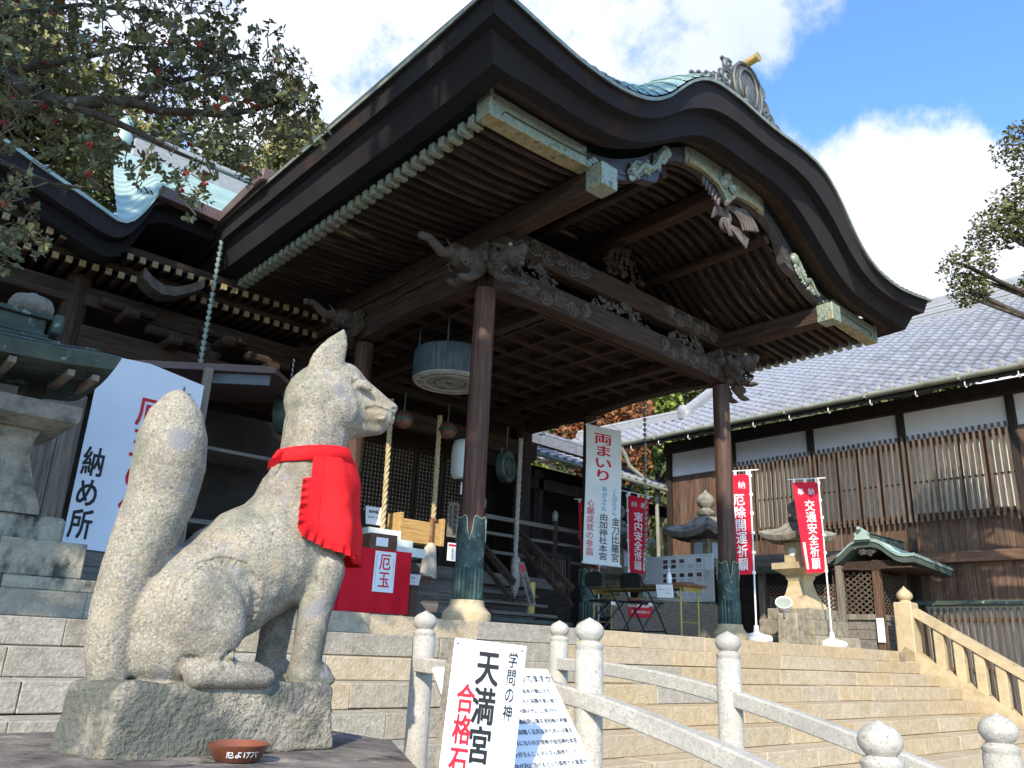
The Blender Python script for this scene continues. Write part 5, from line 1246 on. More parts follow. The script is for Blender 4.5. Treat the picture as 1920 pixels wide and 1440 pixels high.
rows = ['本修一の神仏並者の御山です。', '立治の人々の災難を祓い給う', '以来弘法大師の代(八二年)から', 'もとは備前岡山藩主池田候の祈願', 'なり主への信仰篤く正月五月九月には藩主', 'この時ご奉拝になられた建物が由加神社本宮', '(一代)を同じくして「ゆがさんこんぴらさん両参り」と', 'すればご利益が沢山頂けるという両参りの風習が', '庶民の方々から信仰されております。', 'ゆが権現さまは「有求必應」(本殿内神額)求めれば', '必ず応じて下さる御利益をお授けいただけます。']
tl = [line('両参りの由来を知ってますか?', .10, -.045, .030, bold=.008, res=2)]
for i, r_ in enumerate(rows): tl.append(line(r_, .47-.0185*len(r_)*.98, -.092-.0365*i, .0185, bold=.003, res=1))
lettering(tl, sg2, SB, m_black)

# ================================================================== BANNERS AND FLAGS
bn = thing('hanging_banner', 'long white cloth banner with red, blue and black writing tied to a porch pillar', 'banner', M=frame((9.93, 8.95, 4.15), (.985, -.17, 0), (0, 0, 1)))
bwv = lambda x, y: (x, y, .02*math.sin(y*2.1+.5)+.008*math.sin(x*7))
mbn = MB(); mbn.grid(8, 24, lambda u, v: bwv(-.375+.75*u-.0, -1.14+2.28*v)); mbn.grid(8, 24, lambda u, v: tuple(Vector(bwv(-.375+.75*(1-u), -1.14+2.28*v))-Vector((0, 0, .003))))
add('cloth', (mbn, m_cloth, True), bn, local=True)
add('top_bar', (MB().tube([(-.39, 1.14, .0), (.39, 1.14, .0)], .016, 8), m_wp), bn, local=True); add('bottom_bar', (MB().tube([(-.40, -1.15, bwv(0, -1.15)[2]), (.40, -1.15, bwv(0, -1.15)[2])], .022, 8), m_wp), bn, local=True)
add('cord', (MB().tube([(-.39, 1.14, 0), (0, 1.32, -.02), (.39, 1.14, 0)], .006, 5), m_wp), bn, local=True)
M0 = MW[bn]
lettering([column('両まいり', 1.03, .22, -.02, .36, bold=.03), column('心願成就の参詣', -.12, -1.03, -.25, .15, bold=.01)], bn, M0, m_redink, .004, bwv)
lettering([column('ゆがさん', .13, -.28, .02, .10, bold=.015), column('こんぴらさん', .10, -.33, .235, .11, bold=.015)], bn, M0, m_blueink, .004, bwv)
lettering([column('由加神社本宮', -.32, -1.08, .02, .17, bold=.012), column('金刀比羅宮', -.36, -1.09, .27, .17, bold=.012)], bn, M0, m_black, .004, bwv)
def flag(label, base, lean, facing, main, w_=.42, h=1.42, top=2.55, back=False, group='red prayer flags on white poles', basek=True):
    """white pole on a moulded base, crossbar, cloth hung beside the pole"""
    t = thing('prayer_flag', label, 'flag', base, facing, group)
    ld = Vector(lean); P0, P1 = Vector((0, 0, .1)), Vector((ld.x, ld.y, top))
    add('pole', (MB().tube([P0, P1], .013, 8), m_wp), t, local=True)
    if basek:
        add('base', (MB().lathe([(.20, 0), (.215, .02), (.215, .07), (.19, .09), (.13, .105), (.05, .125), (.04, .14), (.032, .22), (.0, .225)], 10), m_wp, 35), t, local=True)
    sd = -1
    bar0 = P1+Vector((.13, 0, .025)); bar1 = P1+Vector((-w_-.10, 0, -.055)); add('crossbar', (MB().tube([bar0, bar1], .009, 6), m_wp), t, local=True)
    ax = (P1-P0).normalized()
    def cl(x, y, e=0):                          # x 0..-w from the pole, y 0..-h
        x *= 1-.36*(-y/h)**1.2; p = P1+ax*(y-.05)+Vector((x-.02, 0, .10*x)); p.y += .035*math.sin(x*6+y*2.2)*(-y/h)**.7+e; p.x += .03*(-y/h)*(x/w_); return p
    c = MB(); c.grid(6, 18, lambda u, v: cl(-w_*u, -h*(1-v), -.0015)); c.grid(6, 18, lambda u, v: cl(-w_*(1-u), -h*(1-v), .0015))
    add('cloth', (c, m_redflag, True), t, local=True)
    for k in range(6): y = -.02-h*.97*k/5; p = cl(0, y); add('loop', (MB().box(p.x-.005, p.x+.045, p.y-.006, p.y+.006, p.z-.02, p.z+.02), m_wp), t, local=True)
    for k in range(3): p = cl(-w_*(.06+.44*k), 0); add('loop', (MB().box(p.x-.02, p.x+.02, p.y-.006, p.y+.006, p.z-.01, p.z+.055), m_wp), t, local=True)
    mir = 1
    def bd(x, y): p = cl(-w_/2+x*mir, y, .006 if back else -.006); return (p.x, p.y, p.z)
    V = [column(main, -.30, -h+.06, .03 if not back else 0, .19, bold=.022)]
    a, b_ = glyphs('奉', .12, .012, vertical=False), glyphs('納', .12, .012, vertical=False)
    V += [([v+Vector((-.10, -.17, 0)) for v in a[0]], a[1]), ([v+Vector((.09, -.17, 0)) for v in b_[0]], b_[1])]
    mb = MB()
    for vv, ff in V:
        k = len(mb.v); mb.v += [bd(v.x, v.y) for v in vv]; mb.f += [tuple(k+i for i in f) for f in ff]
    add('lettering', (mb, m_wp), t, local=True)
    mb2 = MB().grid(1, 4, lambda u, v: bd(-.19+.05*u, -h+.06+.42*v)); add('name_strip', (mb2, m_cloth), t, local=True)
    return t
flag('crimson prayer flag reading 交通安全祈願 at the stair head, right of the porch', (12.30, 6.34, ZP), (-.03, .0), R(-32), '交通安全祈願', .44, 1.45, 2.62)
flag('crimson prayer flag partly behind the right front porch pillar', (10.32, 6.42, ZP), (.02, 0), R(-36), '厄除開運祈願', .42, 1.45, 2.42)
flag('crimson prayer flag beside the rain chain, its writing seen from behind', (11.75, 9.9, ZP), (.06, 0), R(150), '家内安全祈願', .42, 1.45, 2.70, True)
flag('crimson prayer flag mostly covered by the white banner', (10.95, 9.95, ZP), (.0, 0), R(-20), '厄除開運祈願', .42, 1.45, 2.45)

# ================================================================== TABLE, CHAIRS AND WHAT LIES ON THEM
tb = thing('folding_table', 'long folding table with brown top and olive metal legs under the porch', 'table', (9.30, 7.58, ZP), R(-1))
add('top', (MB().cbox(-.24, .24, -.92, .92, .665, .70, .006), m_tabletop), tb, local=True)
add('frame', (MB().box(-.20, -.18, -.85, .85, .64, .664).box(.18, .20, -.85, .85, .64, .664).box(-.2, .2, -.86, -.84, .60, .664).box(-.2, .2, .84, .86, .60, .664), m_brasslg), tb, local=True)
for sy in (-1, 1):
    for sx in (-1, 1): add('leg', (MB().tube([(sx*.19, sy*.80, 0), (sx*.19, sy*.80, .65)], .014, 8), m_brasslg), tb, local=True)
    add('leg_brace', (MB().tube([(-.19, sy*.80, .20), (.19, sy*.80, .20)], .010, 6).tube([(0, sy*.45, .65), (0, sy*.80, .40)], .010, 6), m_brasslg), tb, local=True)
add('lower_bar', (MB().tube([(-.19, -.8, .52), (-.19, .8, .52)], .010, 6), m_brasslg), tb, local=True)
def chair(label, x, y, rz):
    t = thing('folding_chair', label, 'chair', (x, y, ZP), rz, 'black folding chairs at the table')
    add('seat', (MB().cbox(-.20, .20, -.20, .20, .425, .455, .012), m_plast), t, local=True)
    bk = MB(); bk.prism([(-.20, .62), (-.205, .74), (-.17, .80), (-.10, .815), (.10, .815), (.17, .80), (.205, .74), (.20, .62)], lambda a, c, d: (-.235-.12*(c-.62)+d, a, c), -.012, .012); add('backrest', (bk, m_plast), t, local=True)
    for sy in (-1, 1):
        add('leg', (MB().tube([(.24, sy*.21, 0), (.0, sy*.215, .40), (-.20, sy*.215, .66), (-.255, sy*.20, .79)], .0115, 8), m_chairframe), t, local=True)
        add('leg', (MB().tube([(-.26, sy*.185, 0), (-.02, sy*.185, .30), (.14, sy*.185, .43)], .0115, 8), m_chairframe), t, local=True)
        add('bracket', (MB().cbox(-.10, .02, sy*.2-.006, sy*.2+.006, .38, .43, .003), m_steel), t, local=True)
    add('stretcher', (MB().tube([(-.22, -.185, .05), (-.22, .185, .05)], .010, 6), m_chairframe), t, local=True); add('stretcher', (MB().tube([(.20, -.21, .07), (.20, .21, .07)], .010, 6), m_chairframe), t, local=True)
chair('left black folding chair with its back to the steps', 8.58, 7.62, R(-12)); chair('right black folding chair with its back to the steps', 8.88, 7.24, R(-8))
def bottle(label, x, y, z, s=1):
    t = thing('sanitizer_bottle', label, 'bottle', (x, y, z)); add('body', (MB().lathe([(.034*s, 0), (.037*s, .01*s), (.037*s, .11*s), (.03*s, .135*s), (.015*s, .15*s), (.014*s, .17*s)], 14), m_wp, 50), t, local=True)
    add('pump', (MB().tube([(0, 0, .17*s), (0, 0, .205*s)], .008*s, 8).tube([(.01*s, 0, .207*s), (-.05*s, -.02*s, .203*s)], .009*s, 8), m_wp), t, local=True)
bottle('white pump bottle standing on the folding table', 9.20, 7.05, ZP+.70, 1.0)
tag(add('wooden_box', (MB().cbox(-.06, .06, -.06, .06, 0, .10, .004), m_pine), M=T(9.2, 7.75, ZP+.70)), 'small light wooden box on the folding table', 'box')
tag(add('wooden_tray', (MB().cbox(-.08, .08, -.16, .16, 0, .03, .004), m_tabletop), M=T(9.3, 6.92, ZP+.70)), 'flat brown tray at the near end of the folding table', 'tray')
pc = thing('paper_notice', 'small white paper hanging from the front edge of the folding table', 'paper', M=frame((9.035, 7.0, ZP+.60), (.3, -.95, 0), (-.35, 0, 1)))
add('sheet', (MB().box(-.12, .12, -.09, .09, 0, .002), m_paper), pc, local=True); lettering([line('受付はこちら', -.09, .02, .03), line('お守り', .0, -.03, .03)], pc, MW[pc], m_greyinkl)
rn = thing('red_notice', 'small red notice with white writing on the boards behind the folding chairs', 'sign', M=frame((11.5, 9.45, 2.40), (.97, -.24, 0), (0, 0, 1)))
add('plate', (MB().cbox(-.26, .26, -.15, .15, -.01, 0, .003), m_redink), rn, local=True); lettering([line('火気厳禁', -.2, .06, .10, bold=.03), line('立入禁止区域です', -.21, -.06, .052, bold=.02)], rn, MW[rn], m_wp)
add('backing_board', (MB().box(-.6, 2.0, -.52, .18, -.05, -.015), m_greyw), rn, local=True)
# offering table in red cloth
ot = thing('offering_table', 'table draped in crimson cloth with a white notice on its front', 'table', (4.62, 7.45, ZP), R(-6))
add('top', (MB().box(-.40, .36, -.2, .2, .655, .675), m_boxw), ot, local=True)
def drape(u, v):
    s_ = u*(.80+.40)-.20; k = .012*math.sin(u*31)*(1-v)
    if s_ < 0: return (-.42-k, -.21-s_*1.0, .05+.64*v)
    if s_ > .80: return (.38+k, -.21+(s_-.80), .06+.63*v)
    return (-.42+s_, -.21-k, .05+.64*v)
add('cloth', (MB().grid(64, 6, drape).quad((-.42, -.21, .69), (.38, -.21, .69), (.38, .21, .69), (-.42, .21, .69)), m_redtab, True), ot, local=True)
for x in (-.36, .32): add('leg', (MB().box(x-.02, x+.02, -.18, -.14, 0, .65), m_wp), ot, local=True)
M = MW[ot] @ frame((.06, -.226, .48), (1, 0, 0), (0, 0, 1))
add('notice_sheet', (MB().box(-.12, .12, -.22, .19, -.002, 0), m_paper), ot, M); lettering([column('厄玉', .16, -.17, 0, .13, bold=.02)], ot, M, m_redink)
lettering([column('厄玉を投げて厄をはらう', .15, -.17, -.10, .012, res=1), column('ご奉納ください', .15, -.1, .10, .012, res=1)], ot, M, m_greyinkl)
cbx = thing('collection_box', 'brown wooden box with a pale label on the red draped table', 'box', (4.68, 7.40, ZP+.69), R(-6))
add('case', (MB().cbox(-.16, .16, -.1, .1, 0, .17, .006), m_boxw), cbx, local=True); add('label_paper', (MB().box(-.09, .05, -.103, -.1005, .04, .13), m_paper), cbx, local=True)
sdn = thing('timber_stand', 'narrow brown timber stand between red table and pillar', 'stand', (5.48, 7.95, ZP))
add('shelf', (MB().cbox(-.26, .24, -.12, .12, .50, .53, .004), m_boxw), sdn, local=True); add('leg', (MB().cbox(-.0, .11, -.05, .05, 0, .50, .006), m_boxw), sdn, local=True); add('apron', (MB().box(-.26, .24, -.10, -.08, .44, .50), m_boxw), sdn, local=True)
bottle('white pump bottle on the narrow stand beside the red table', 5.28, 7.92, ZP+.53, 1.0)
sp = thing('paper_notice', 'small white paper hanging from the narrow timber stand', 'paper', M=frame((5.42, 7.82, ZP+.47), (1, -.1, 0), (0, -.3, 1))); add('sheet', (MB().box(-.11, .11, -.06, .06, 0, .002), m_paper), sp, local=True); lettering([line('手指消毒', -.08, .02, .03), line('にご協力ください', -.09, -.025, .018)], sp, MW[sp], m_greyinkl)
# papers and planks about the hall steps
def sheet(label, c, w_, h, text=None, name='paper_notice', x=(1, -.05, 0), y=(0, 0, 1), m_=None, ink=None, red=False, cat='paper'):
    F = frame(c, x, y); t = thing(name, label, cat, M=F); add('sheet', (MB().box(-w_/2, w_/2, -h/2, h/2, -.012, 0), m_ or m_paper), t, local=True)
    if red: add('header', (MB().box(-w_/2+.01, w_/2-.01, h/2-.05, h/2-.02, .001, .003), m_redink), t, local=True)
    if text: lettering(text, t, F, ink or m_black)
    return t
sheet('tall narrow plank with black writing left of the green-sleeved front pillar', (7.28, 9.55, 3.42), .19, .52, [column('由加神社本宮', .23, -.23, .03, .07, bold=.02), column('御祈祷受付', .2, -.12, -.055, .04)], 'name_plank', m_=m_greyw, cat='plank')
sheet('small white notice with a red heading below the name plank', (7.27, 9.5, 2.94), .17, .26, [column('参拝の作法', .05, -.11, .0, .03, res=1)], red=True)
sheet('white notice with several columns of black writing on the podium face', (7.15, 8.95, 2.60), .32, .46, [line('お願い', -.13, .18, .05, bold=.02)]+[column('御参拝の皆様へお願い申上げます'[i:i+9], .12, -.2+.02*i, .12-.06*i, .024, res=1) for i in range(5)])
sheet('white leaflet propped on the steps left of the pale wooden box', (5.95, 9.6, 3.30), .26, .26, [line('御神籤', -.09, .05, .05), line('おみくじ', -.1, -.03, .04)], x=(1, -.15, 0), y=(.1, .25, 1))
for i, (y, z, w_) in enumerate(((9.5, 3.08, .52), (9.35, 2.95, .62), (9.2, 2.84, .72))):
    tag(add('white_step_cover', (MB().cbox(-w_/2, w_/2, -.16, .12, -.10, .02, .004), m_cloth), M=T(5.98+.06*i, y, z)), ('topmost', 'middle', 'lowest')[i]+' white covered tier on the hall steps behind the red table', 'tier')
pb = thing('pine_box', 'pale wooden tray box with raised ends on the hall steps', 'box', (6.72, 9.55, 3.0))
add('front', (MB().cbox(-.36, .36, -.02, .01, 0, .32, .004), m_pine), pb, local=True)
for x in (-.38, .36): add('end', (MB().cbox(x-.02, x+.04, -.03, .3, 0, .40, .004), m_pine), pb, local=True)
add('bottom', (MB().box(-.36, .36, 0, .3, 0, .02), m_pine), pb, local=True)
lp = sheet('leaning plank with red and black writing against the hall stair', (8.32, 9.0, 2.56), .13, .66, [column('土足厳禁', .12, -.30, 0, .08, bold=.03)], 'warning_plank', x=(1, 0, .22), y=(-.22, .25, 1), m_=m_greyw, cat='plank')
lettering([column('禁', .30, .17, 0, .09, bold=.05)], lp, MW[lp], m_redink)
tag(add('bamboo_tube', (MB().lathe([(.06, 0), (.062, .01), (.062, .28), (.065, .29), (.062, .30), (.062, .53), (.055, .53), (.05, .45)], 16), m_bamboo, 50), M=T(8.98, 9.6, 2.12)), 'yellow bamboo tube standing beside the hall stair', 'bamboo tube')
gt = thing('lattice_gate', 'dark barred gate panel standing behind the far porch pillar', 'gate', (10.05, 10.2, ZP))
add('frame', (MB().box(-.42, -.35, -.03, .03, .12, 1.38).box(.32, .40, -.03, .03, .12, 1.38).box(-.35, .32, -.028, .028, 1.3, 1.38).box(-.35, .32, -.028, .028, .66, .74).box(-.35, .32, -.028, .028, .12, .2), m_dark2), gt, local=True)
for i in range(10): add('bar', (MB().box(-.31+.064*i, -.285+.064*i, -.015, .015, .74, 1.3), m_lat), gt, local=True)
for i in range(3): add('panel', (MB().cbox(-.35, .32, -.015, .015, .2+.153*i, .35+.153*i, .004), m_dark2), gt, local=True)

# ================================================================== ROPES, BELLS, GONGS, DRUM, LANTERN, CHAINS
def rope(label, x, y, z0, z1, m_, lean=0, tassel=False, bell=None, knob=None):
    t = thing('bell_rope', label, 'rope', (x, y, z1)); L = z0-z1; mb = MB()
    for s_ in range(3):
        mb.tube([(lean*(1-i/60)+.020*math.cos(i*.75+s_*2.094), .020*math.sin(i*.75+s_*2.094), L*i/60) for i in range(61)][::1], .021, 6)
    add('cord', (mb, m_, True), t, local=True)
    if tassel: add('grip', (MB().lathe([(.05, -.02), (.045, .32), (.03, .34)], 12), m_tabletop, 50), t, local=True); add('tassel', (MB().lathe([(.125, -.52), (.11, -.30), (.085, -.08), (.05, -.02)], 18), m_tassel, 50), t, local=True)
    if knob: add('grip', (MB().lathe([(.004, -.42), (.05, -.30), (.075, -.22), (.07, .18), (.03, .22)], 10), m_ropeg, 50), t, local=True)
    return t
rope('thick straw bell rope hanging behind the fox statue nose to the brown box', 6.02, 9.55, 5.0, 3.02, m_rope, .05)
rope('thick straw bell rope ending in a frayed tassel', 6.90, 9.55, 4.95, 3.05, m_rope, .02, True)
rope('grey bell rope ending in a pointed wooden grip beside the green gong', 8.62, 9.6, 4.95, 2.80, m_ropeg, -.02, False, None, True)
def bell(label, x, y, z):
    t = thing('suzu_bell', label, 'bell', (x, y, z)); add('shell', (MB().ell((0, 0, 0), (.14, .14, .13)), m_bellred, True), t, local=True); add('rim_band', (MB().lathe([(.146, -.02), (.152, -.01), (.152, .012), (.146, .02)], 20), m_bronze), t, local=True); add('hanger', (MB().tube([(0, 0, .12), (0, 0, .42)], .014, 6), m_bronze), t, local=True)
bell('round copper bell right of the fox statue nose', 6.22, 9.5, 4.72); bell('round copper bell beside the tasselled rope', 7.02, 9.5, 4.73)
def gong(label, x, y, z, r, yaw, chain):
    t = thing('bronze_gong', label, 'gong', M=T(x, y, z)@RZ(yaw)@Matrix.Rotation(R(90), 4, 'X'))
    add('disc', (MB().lathe([(.004, -.10), (r*.5, -.10), (r*.9, -.085), (r, -.06), (r, .05), (r*.92, .075), (r*.6, .06), (r*.35, .07), (.004, .075)], 36), m_bronze, 40), t, local=True)
    add('boss_ring', (MB().tube([(r*.55*math.cos(a), r*.55*math.sin(a), .07) for a in [2*math.pi*i/32 for i in range(33)]], .012, 6), m_bronze), t, local=True)
    for sx in (-1, 1): add('ear', (MB().tube([(sx*r*.72, r*.72, 0), (sx*r*.82, r*.95, 0), (sx*r*.6, r*.95, 0)], .02, 6), m_bronze), t, local=True)
    add('chain', (MB().tube([(-.01*((i % 2)*2-1), r*.9+chain*i/16, .01*((i % 2)*2-1)) for i in range(17)], .010, 5), m_steel), t, local=True)
gong('green bronze gong hanging left of the fox statue neck', 4.05, 8.72, 4.16, .24, R(40), .5)
gong('green bronze gong hanging beside the grey rope', 8.45, 9.75, 4.46, .27, R(25), .45)
pl = thing('paper_lantern', 'white paper lantern partly hidden by the left front pillar', 'lantern', (7.44, 9.6, 4.05))
add('shade', (MB().lathe([(.10, 0), (.16, .03), (.185, .12), (.19, .35), (.185, .50), (.16, .60), (.10, .63)], 24), m_lant, 60), pl, local=True); add('ring', (MB().lathe([(.1, -.03), (.105, 0), (.1, .0)], 20).lathe([(.1, .63), (.105, .66), (.1, .66)], 20), m_black), pl, local=True)
add('tag', (MB().box(-.02, .02, -.005, .005, -.22, -.03), m_paper), pl, local=True)
dr = thing('hanging_drum', 'big round dark drum with a pale ringed face hung under the porch ceiling', 'drum', (5.99, 8.12, 4.93))
add('shell', (MB().lathe([(.49, 0), (.505, .03), (.505, .38), (.49, .41)], 48), m_drum, 40), dr, local=True)
add('face', (MB().lathe([(.004, -.004), (.49, -.002), (.50, .02)], 48), m_drumface, 40), dr, local=True)
for r_, w_, m_ in ((.455, .006, m_line), (.335, .006, m_line), (.205, .008, m_ring), (.185, .003, m_line)): add('face_ring', (MB().tube([(r_*math.cos(2*math.pi*i/48), r_*math.sin(2*math.pi*i/48), -.006) for i in range(49)], w_, 5), m_), dr, local=True)
for i in range(12): a = i*math.pi/6+.1; add('face_mark', (MB().beam((.34*math.cos(a), .34*math.sin(a), -.006), (.45*math.cos(a), .45*math.sin(a), -.006), .009, .005), m_line), dr, local=True)
add('centre_mark', (MB().beam((-.06, .0, -.006), (.05, .03, -.006), .03, .004).beam((-.02, .05, -.007), (.0, -.05, -.007), .016, .004), m_ring), dr, local=True)
for sx, sy in ((-1, -1), (1, 1), (1, -1), (-1, 1)): add('hanger', (MB().tube([(sx*.32, sy*.32, .40), (sx*.32, sy*.32, .86)], .012, 6), m_bronze), dr, local=True)
cup = MB().lathe([(.012, -.05), (.030, -.01), (.038, .018), (.030, .018), (.012, -.02)], 10).mesh('chain_cup', m_coppercorr, 40)
def chain(label, x, y, z0, z1, st_):
    t = thing('rain_chain', label, 'rain chain', (x, y, z1)); n_ = int((z0-z1)/st_)
    add('wire', (MB().tube([(0, 0, 0), (0, 0, z0-z1)], .006, 5), m_coppercorr), t, local=True)
    for i in range(n_): add('chain_cup', cup, t, T(0, 0, .04+st_*i)@RZ(i*.7), True)
chain('verdigris rain chain of cups hanging from the roof corner left of the porch', 3.37, 9.97, 6.92, 4.5, .085)
chain('dark rain chain of cups hanging behind the white banner at the right', 11.72, 9.5, 6.9, 2.0, .10)
cup.materials[0] = m_copper
sl_ = thing('spotlight', 'round white floodlight on the stepped base of the stone lantern', 'spotlight', M=T(11.50, 6.66, 2.48)@RZ(R(-152))@Matrix.Rotation(R(48), 4, 'Y')@Matrix.Scale(.85, 4))
add('housing', (MB().lathe([(.05, -.22), (.09, -.20), (.13, -.05), (.145, 0), (.15, .01), (.14, .02), (.13, .012)], 24), m_wp, 40), sl_, local=True); add('lens', (MB().lathe([(.13, .0), (.128, .012), (.004, .02)], 24), m_lamp, 40), sl_, local=True)
add('bracket', (MB().tube([(.15, 0, -.08), (.26, 0, -.1)], .018, 8), m_steel), sl_, local=True)
tag(add('stone_block', (MB().cbox(-.16, .16, -.16, .16, 0, .46, .02), m_old), M=T(11.62, 6.62, ZP)@RZ(.1)), 'low stone block under the white floodlight', 'stone')

# ================================================================== LEFT SIDE: ROOFED LANTERN, BOOTH, SIGN
rl = thing('roofed_lantern', 'old stone lantern sheltered by a dark green copper roof with stone balls on its ridge', 'stone lantern', (.75, 6.55, ZP))
for i, (x0, x1, y0, z0, z1) in enumerate(((-1.2, 1.64, 6.13, 1.872, 1.96), (-1.1, 1.545, 6.16, 1.96, 2.20))):
    n_ = 5; e = [lerp(x0, x1, k/n_) for k in range(n_)]+[x1]
    for k in range(n_): add('base_block', (MB().cbox(e[k]+.002, e[k+1]-.002, y0, 7.3, z0, z1-.003, .008), m_stained), rl)
add('footing', (MB().cbox(.10, 1.43, 6.40, 7.2, 2.20, 2.38, .02), m_stained), rl)
def sq4(prof, cx, cy): return MB().lathe([(r*math.sqrt(2), z) for r, z in prof], 4, (cx, cy, 0), True)
add('shaft', (sq4([(.40, 2.38), (.395, 2.44), (.34, 2.60), (.29, 2.78), (.29, 2.90), (.32, 2.98)], .84, 6.78), m_old), rl)
add('platform', (sq4([(.36, 2.98), (.50, 3.04), (.51, 3.06), (.51, 3.16)], .84, 6.78), m_cap), rl)
for x in (.62, 1.1): add('post', (MB().cbox(x-.05-.45*(x < 1), x+.05-.45*(x < 1), 6.6, 6.7, 3.16, 3.5, .006), m_dark2), rl)
add('outer_post', (MB().cbox(.50, .58, 5.98, 6.06, 2.2, 3.42, .006), m_dark2), rl)
add('pale_pane', (MB().box(.30, 1.02, 6.92, 6.94, 3.16, 3.40), m_glass), rl)
cs = MB()
rx0, rx1, ry0, ry1 = -1.0, 1.47, 5.98, 7.25; rows = [(0, 3.455), (.14, 3.50), (.28, 3.56), (.40, 3.63), (.46, 3.70)]
def ringp(d, z):
    P = []
    for (ax_, ay), (bx, by) in (((rx0+d, ry0+d), (rx1-d*1.05, ry0+d)), ((rx1-d*1.05, ry0+d), (rx1-d*1.05, ry1-d)), ((rx1-d*1.05, ry1-d), (rx0+d, ry1-d)), ((rx0+d, ry1-d), (rx0+d, ry0+d))):
        for k in range(8): t = k/8; P.append((lerp(ax_, bx, t), lerp(ay, by, t), z+.06*abs(t*2-1)**3*(1 if d < .2 else .2)))
    return P
rr = [ringp(d, z) for d, z in rows]
for P in rr: cs.v += P
for j in range(4):
    for k in range(32): k2 = (k+1) % 32; cs.f.append((j*32+k, j*32+k2, (j+1)*32+k2, (j+1)*32+k))
add('copper_roof', (cs, m_coppercorr, 35), rl)
ed = MB(); A, B = ringp(0, 3.455), ringp(.03, 3.36); ed.v += A+B
for k in range(32): k2 = (k+1) % 32; ed.f.append((32+k, 32+k2, k2, k))
ed.f.append(tuple(32+k for k in range(31, -1, -1)))
add('eave_band', (ed, m_coppercorr, 35), rl)
se = MB()
for i in range(4):
    z0 = 3.495+.048*i; d = interp([(3.455, 0), (3.50, .14), (3.56, .28), (3.63, .40), (3.70, .46)], z0); P = ringp(d, z0+.008); se.tube(P[:9], .008, 4)
add('roof_seam', (se, m_coppercorr), rl, kind='stuff')
for i in range(7): add('rafter_end', (MB().cbox(-.25+.26*i+(.1 if i % 2 else 0), -.2+.26*i+(.1 if i % 2 else 0), 6.02, 6.5, 3.31, 3.355, .004), m_greyw), rl)
add('ridge_box', (MB().cbox(-.7, 1.03, 6.46, 6.78, 3.68, 3.80, .01), m_coppercorr), rl); add('ridge_cap', (MB().cbox(-.7, 1.08, 6.42, 6.82, 3.80, 3.835, .006).cbox(1.06, 1.13, 6.40, 6.84, 3.70, 3.85, .012), m_coppercorr), rl)
add('stone_ball', (MB().lathe([(.10, 3.83), (.15, 3.87), (.155, 3.93), (.13, 3.985), (.04, 4.01), (.03, 4.03), (.004, 4.035)], 20, (.93, 6.62, 0)), m_cap, 50), rl)
add('stone_ball', (MB().lathe([(.14, 3.80), (.145, 3.86), (.09, 3.93), (.02, 4.02), (.003, 4.04)], 20, (.56, 6.60, 0)), m_cap, 50), rl)
bo = thing('offering_booth', 'grey timber booth with a thin metal roof edge behind the roofed lantern', 'booth', (2.3, 8.6, ZP))
dv = Vector((1.5, -1.3, 0)).normalized(); nv = Vector((dv.y*-1, dv.x, 0))
a0 = Vector((1.2, 9.64, 4.33)); a1 = Vector((3.41, 7.73, 4.33))
add('roof_edge', (MB().beam(a0, a1, .06, .075), m_gutter), bo)
add('roof_deck', (MB().hexa([a0+Vector((0, 0, -.03)), a1+Vector((0, 0, -.03)), a1+nv*1.6+Vector((0, 0, .1)), a0+nv*1.6+Vector((0, 0, .1)), a0+Vector((0, 0, .02)), a1+Vector((0, 0, .02)), a1+nv*1.6+Vector((0, 0, .15)), a0+nv*1.6+Vector((0, 0, .15))]), m_gutter), bo)
add('under_fascia', (MB().beam(Vector((2.84, 8.26, 4.23))+nv*.03, Vector((3.37, 7.79, 4.23))+nv*.03, .03, .11), mat('slate_metal', (.10, .115, .14), (.13, .145, .17), 4, rough=.5, bump=.03)), bo)
add('corner_post', (MB().cbox(2.81, 2.89, 8.10, 8.18, ZP, 4.30, .006), m_greyw), bo)
for i in range(4): add('wall_board', (MB().cbox(1.05+.18*i, 1.225+.18*i, 8.10, 8.13, ZP, 3.72, .004), m_greyw), bo)
for i in range(3): add('sill_board', (MB().cbox(1.5, 2.9, 8.04+.0*i, 8.07, 1.88+.15*i, 2.025+.15*i, .004), m_greywx), bo)
add('back_wall', (MB().box(2.9, 4.6, 9.7, 9.75, ZP, 4.3), m_inside), bo)
add('shelf', (MB().box(2.95, 3.9, 8.6, 9.6, 2.75, 2.80), m_greywx), bo); add('shelf', (MB().box(2.95, 4.2, 8.9, 9.6, 3.62, 3.66), m_greywx), bo)
bs = thing('booth_sign', 'tall white sign board with large red and black characters behind the fox tail', 'sign', M=frame((2.29, 8.0, 3.2), (1, 0, 0), (0, 0, 1)))
add('board', (MB().prism([(-.50, -.88), (.50, -.90), (.49, .86), (-.06, .95), (-.50, .93)], lambda a, c, t: (a, c, t), -.02, 0), m_board), bs, local=True)
lettering([column('厄玉の供', .60, -.62, .02, .25, bold=.03)], bs, MW[bs], m_redink)
lettering([column('納め所', .04, -.80, -.385, .19, bold=.03)], bs, MW[bs], m_black); lettering([column('大厄玉', .80, .2, .30, .15, bold=.03)], bs, MW[bs], m_greyink)

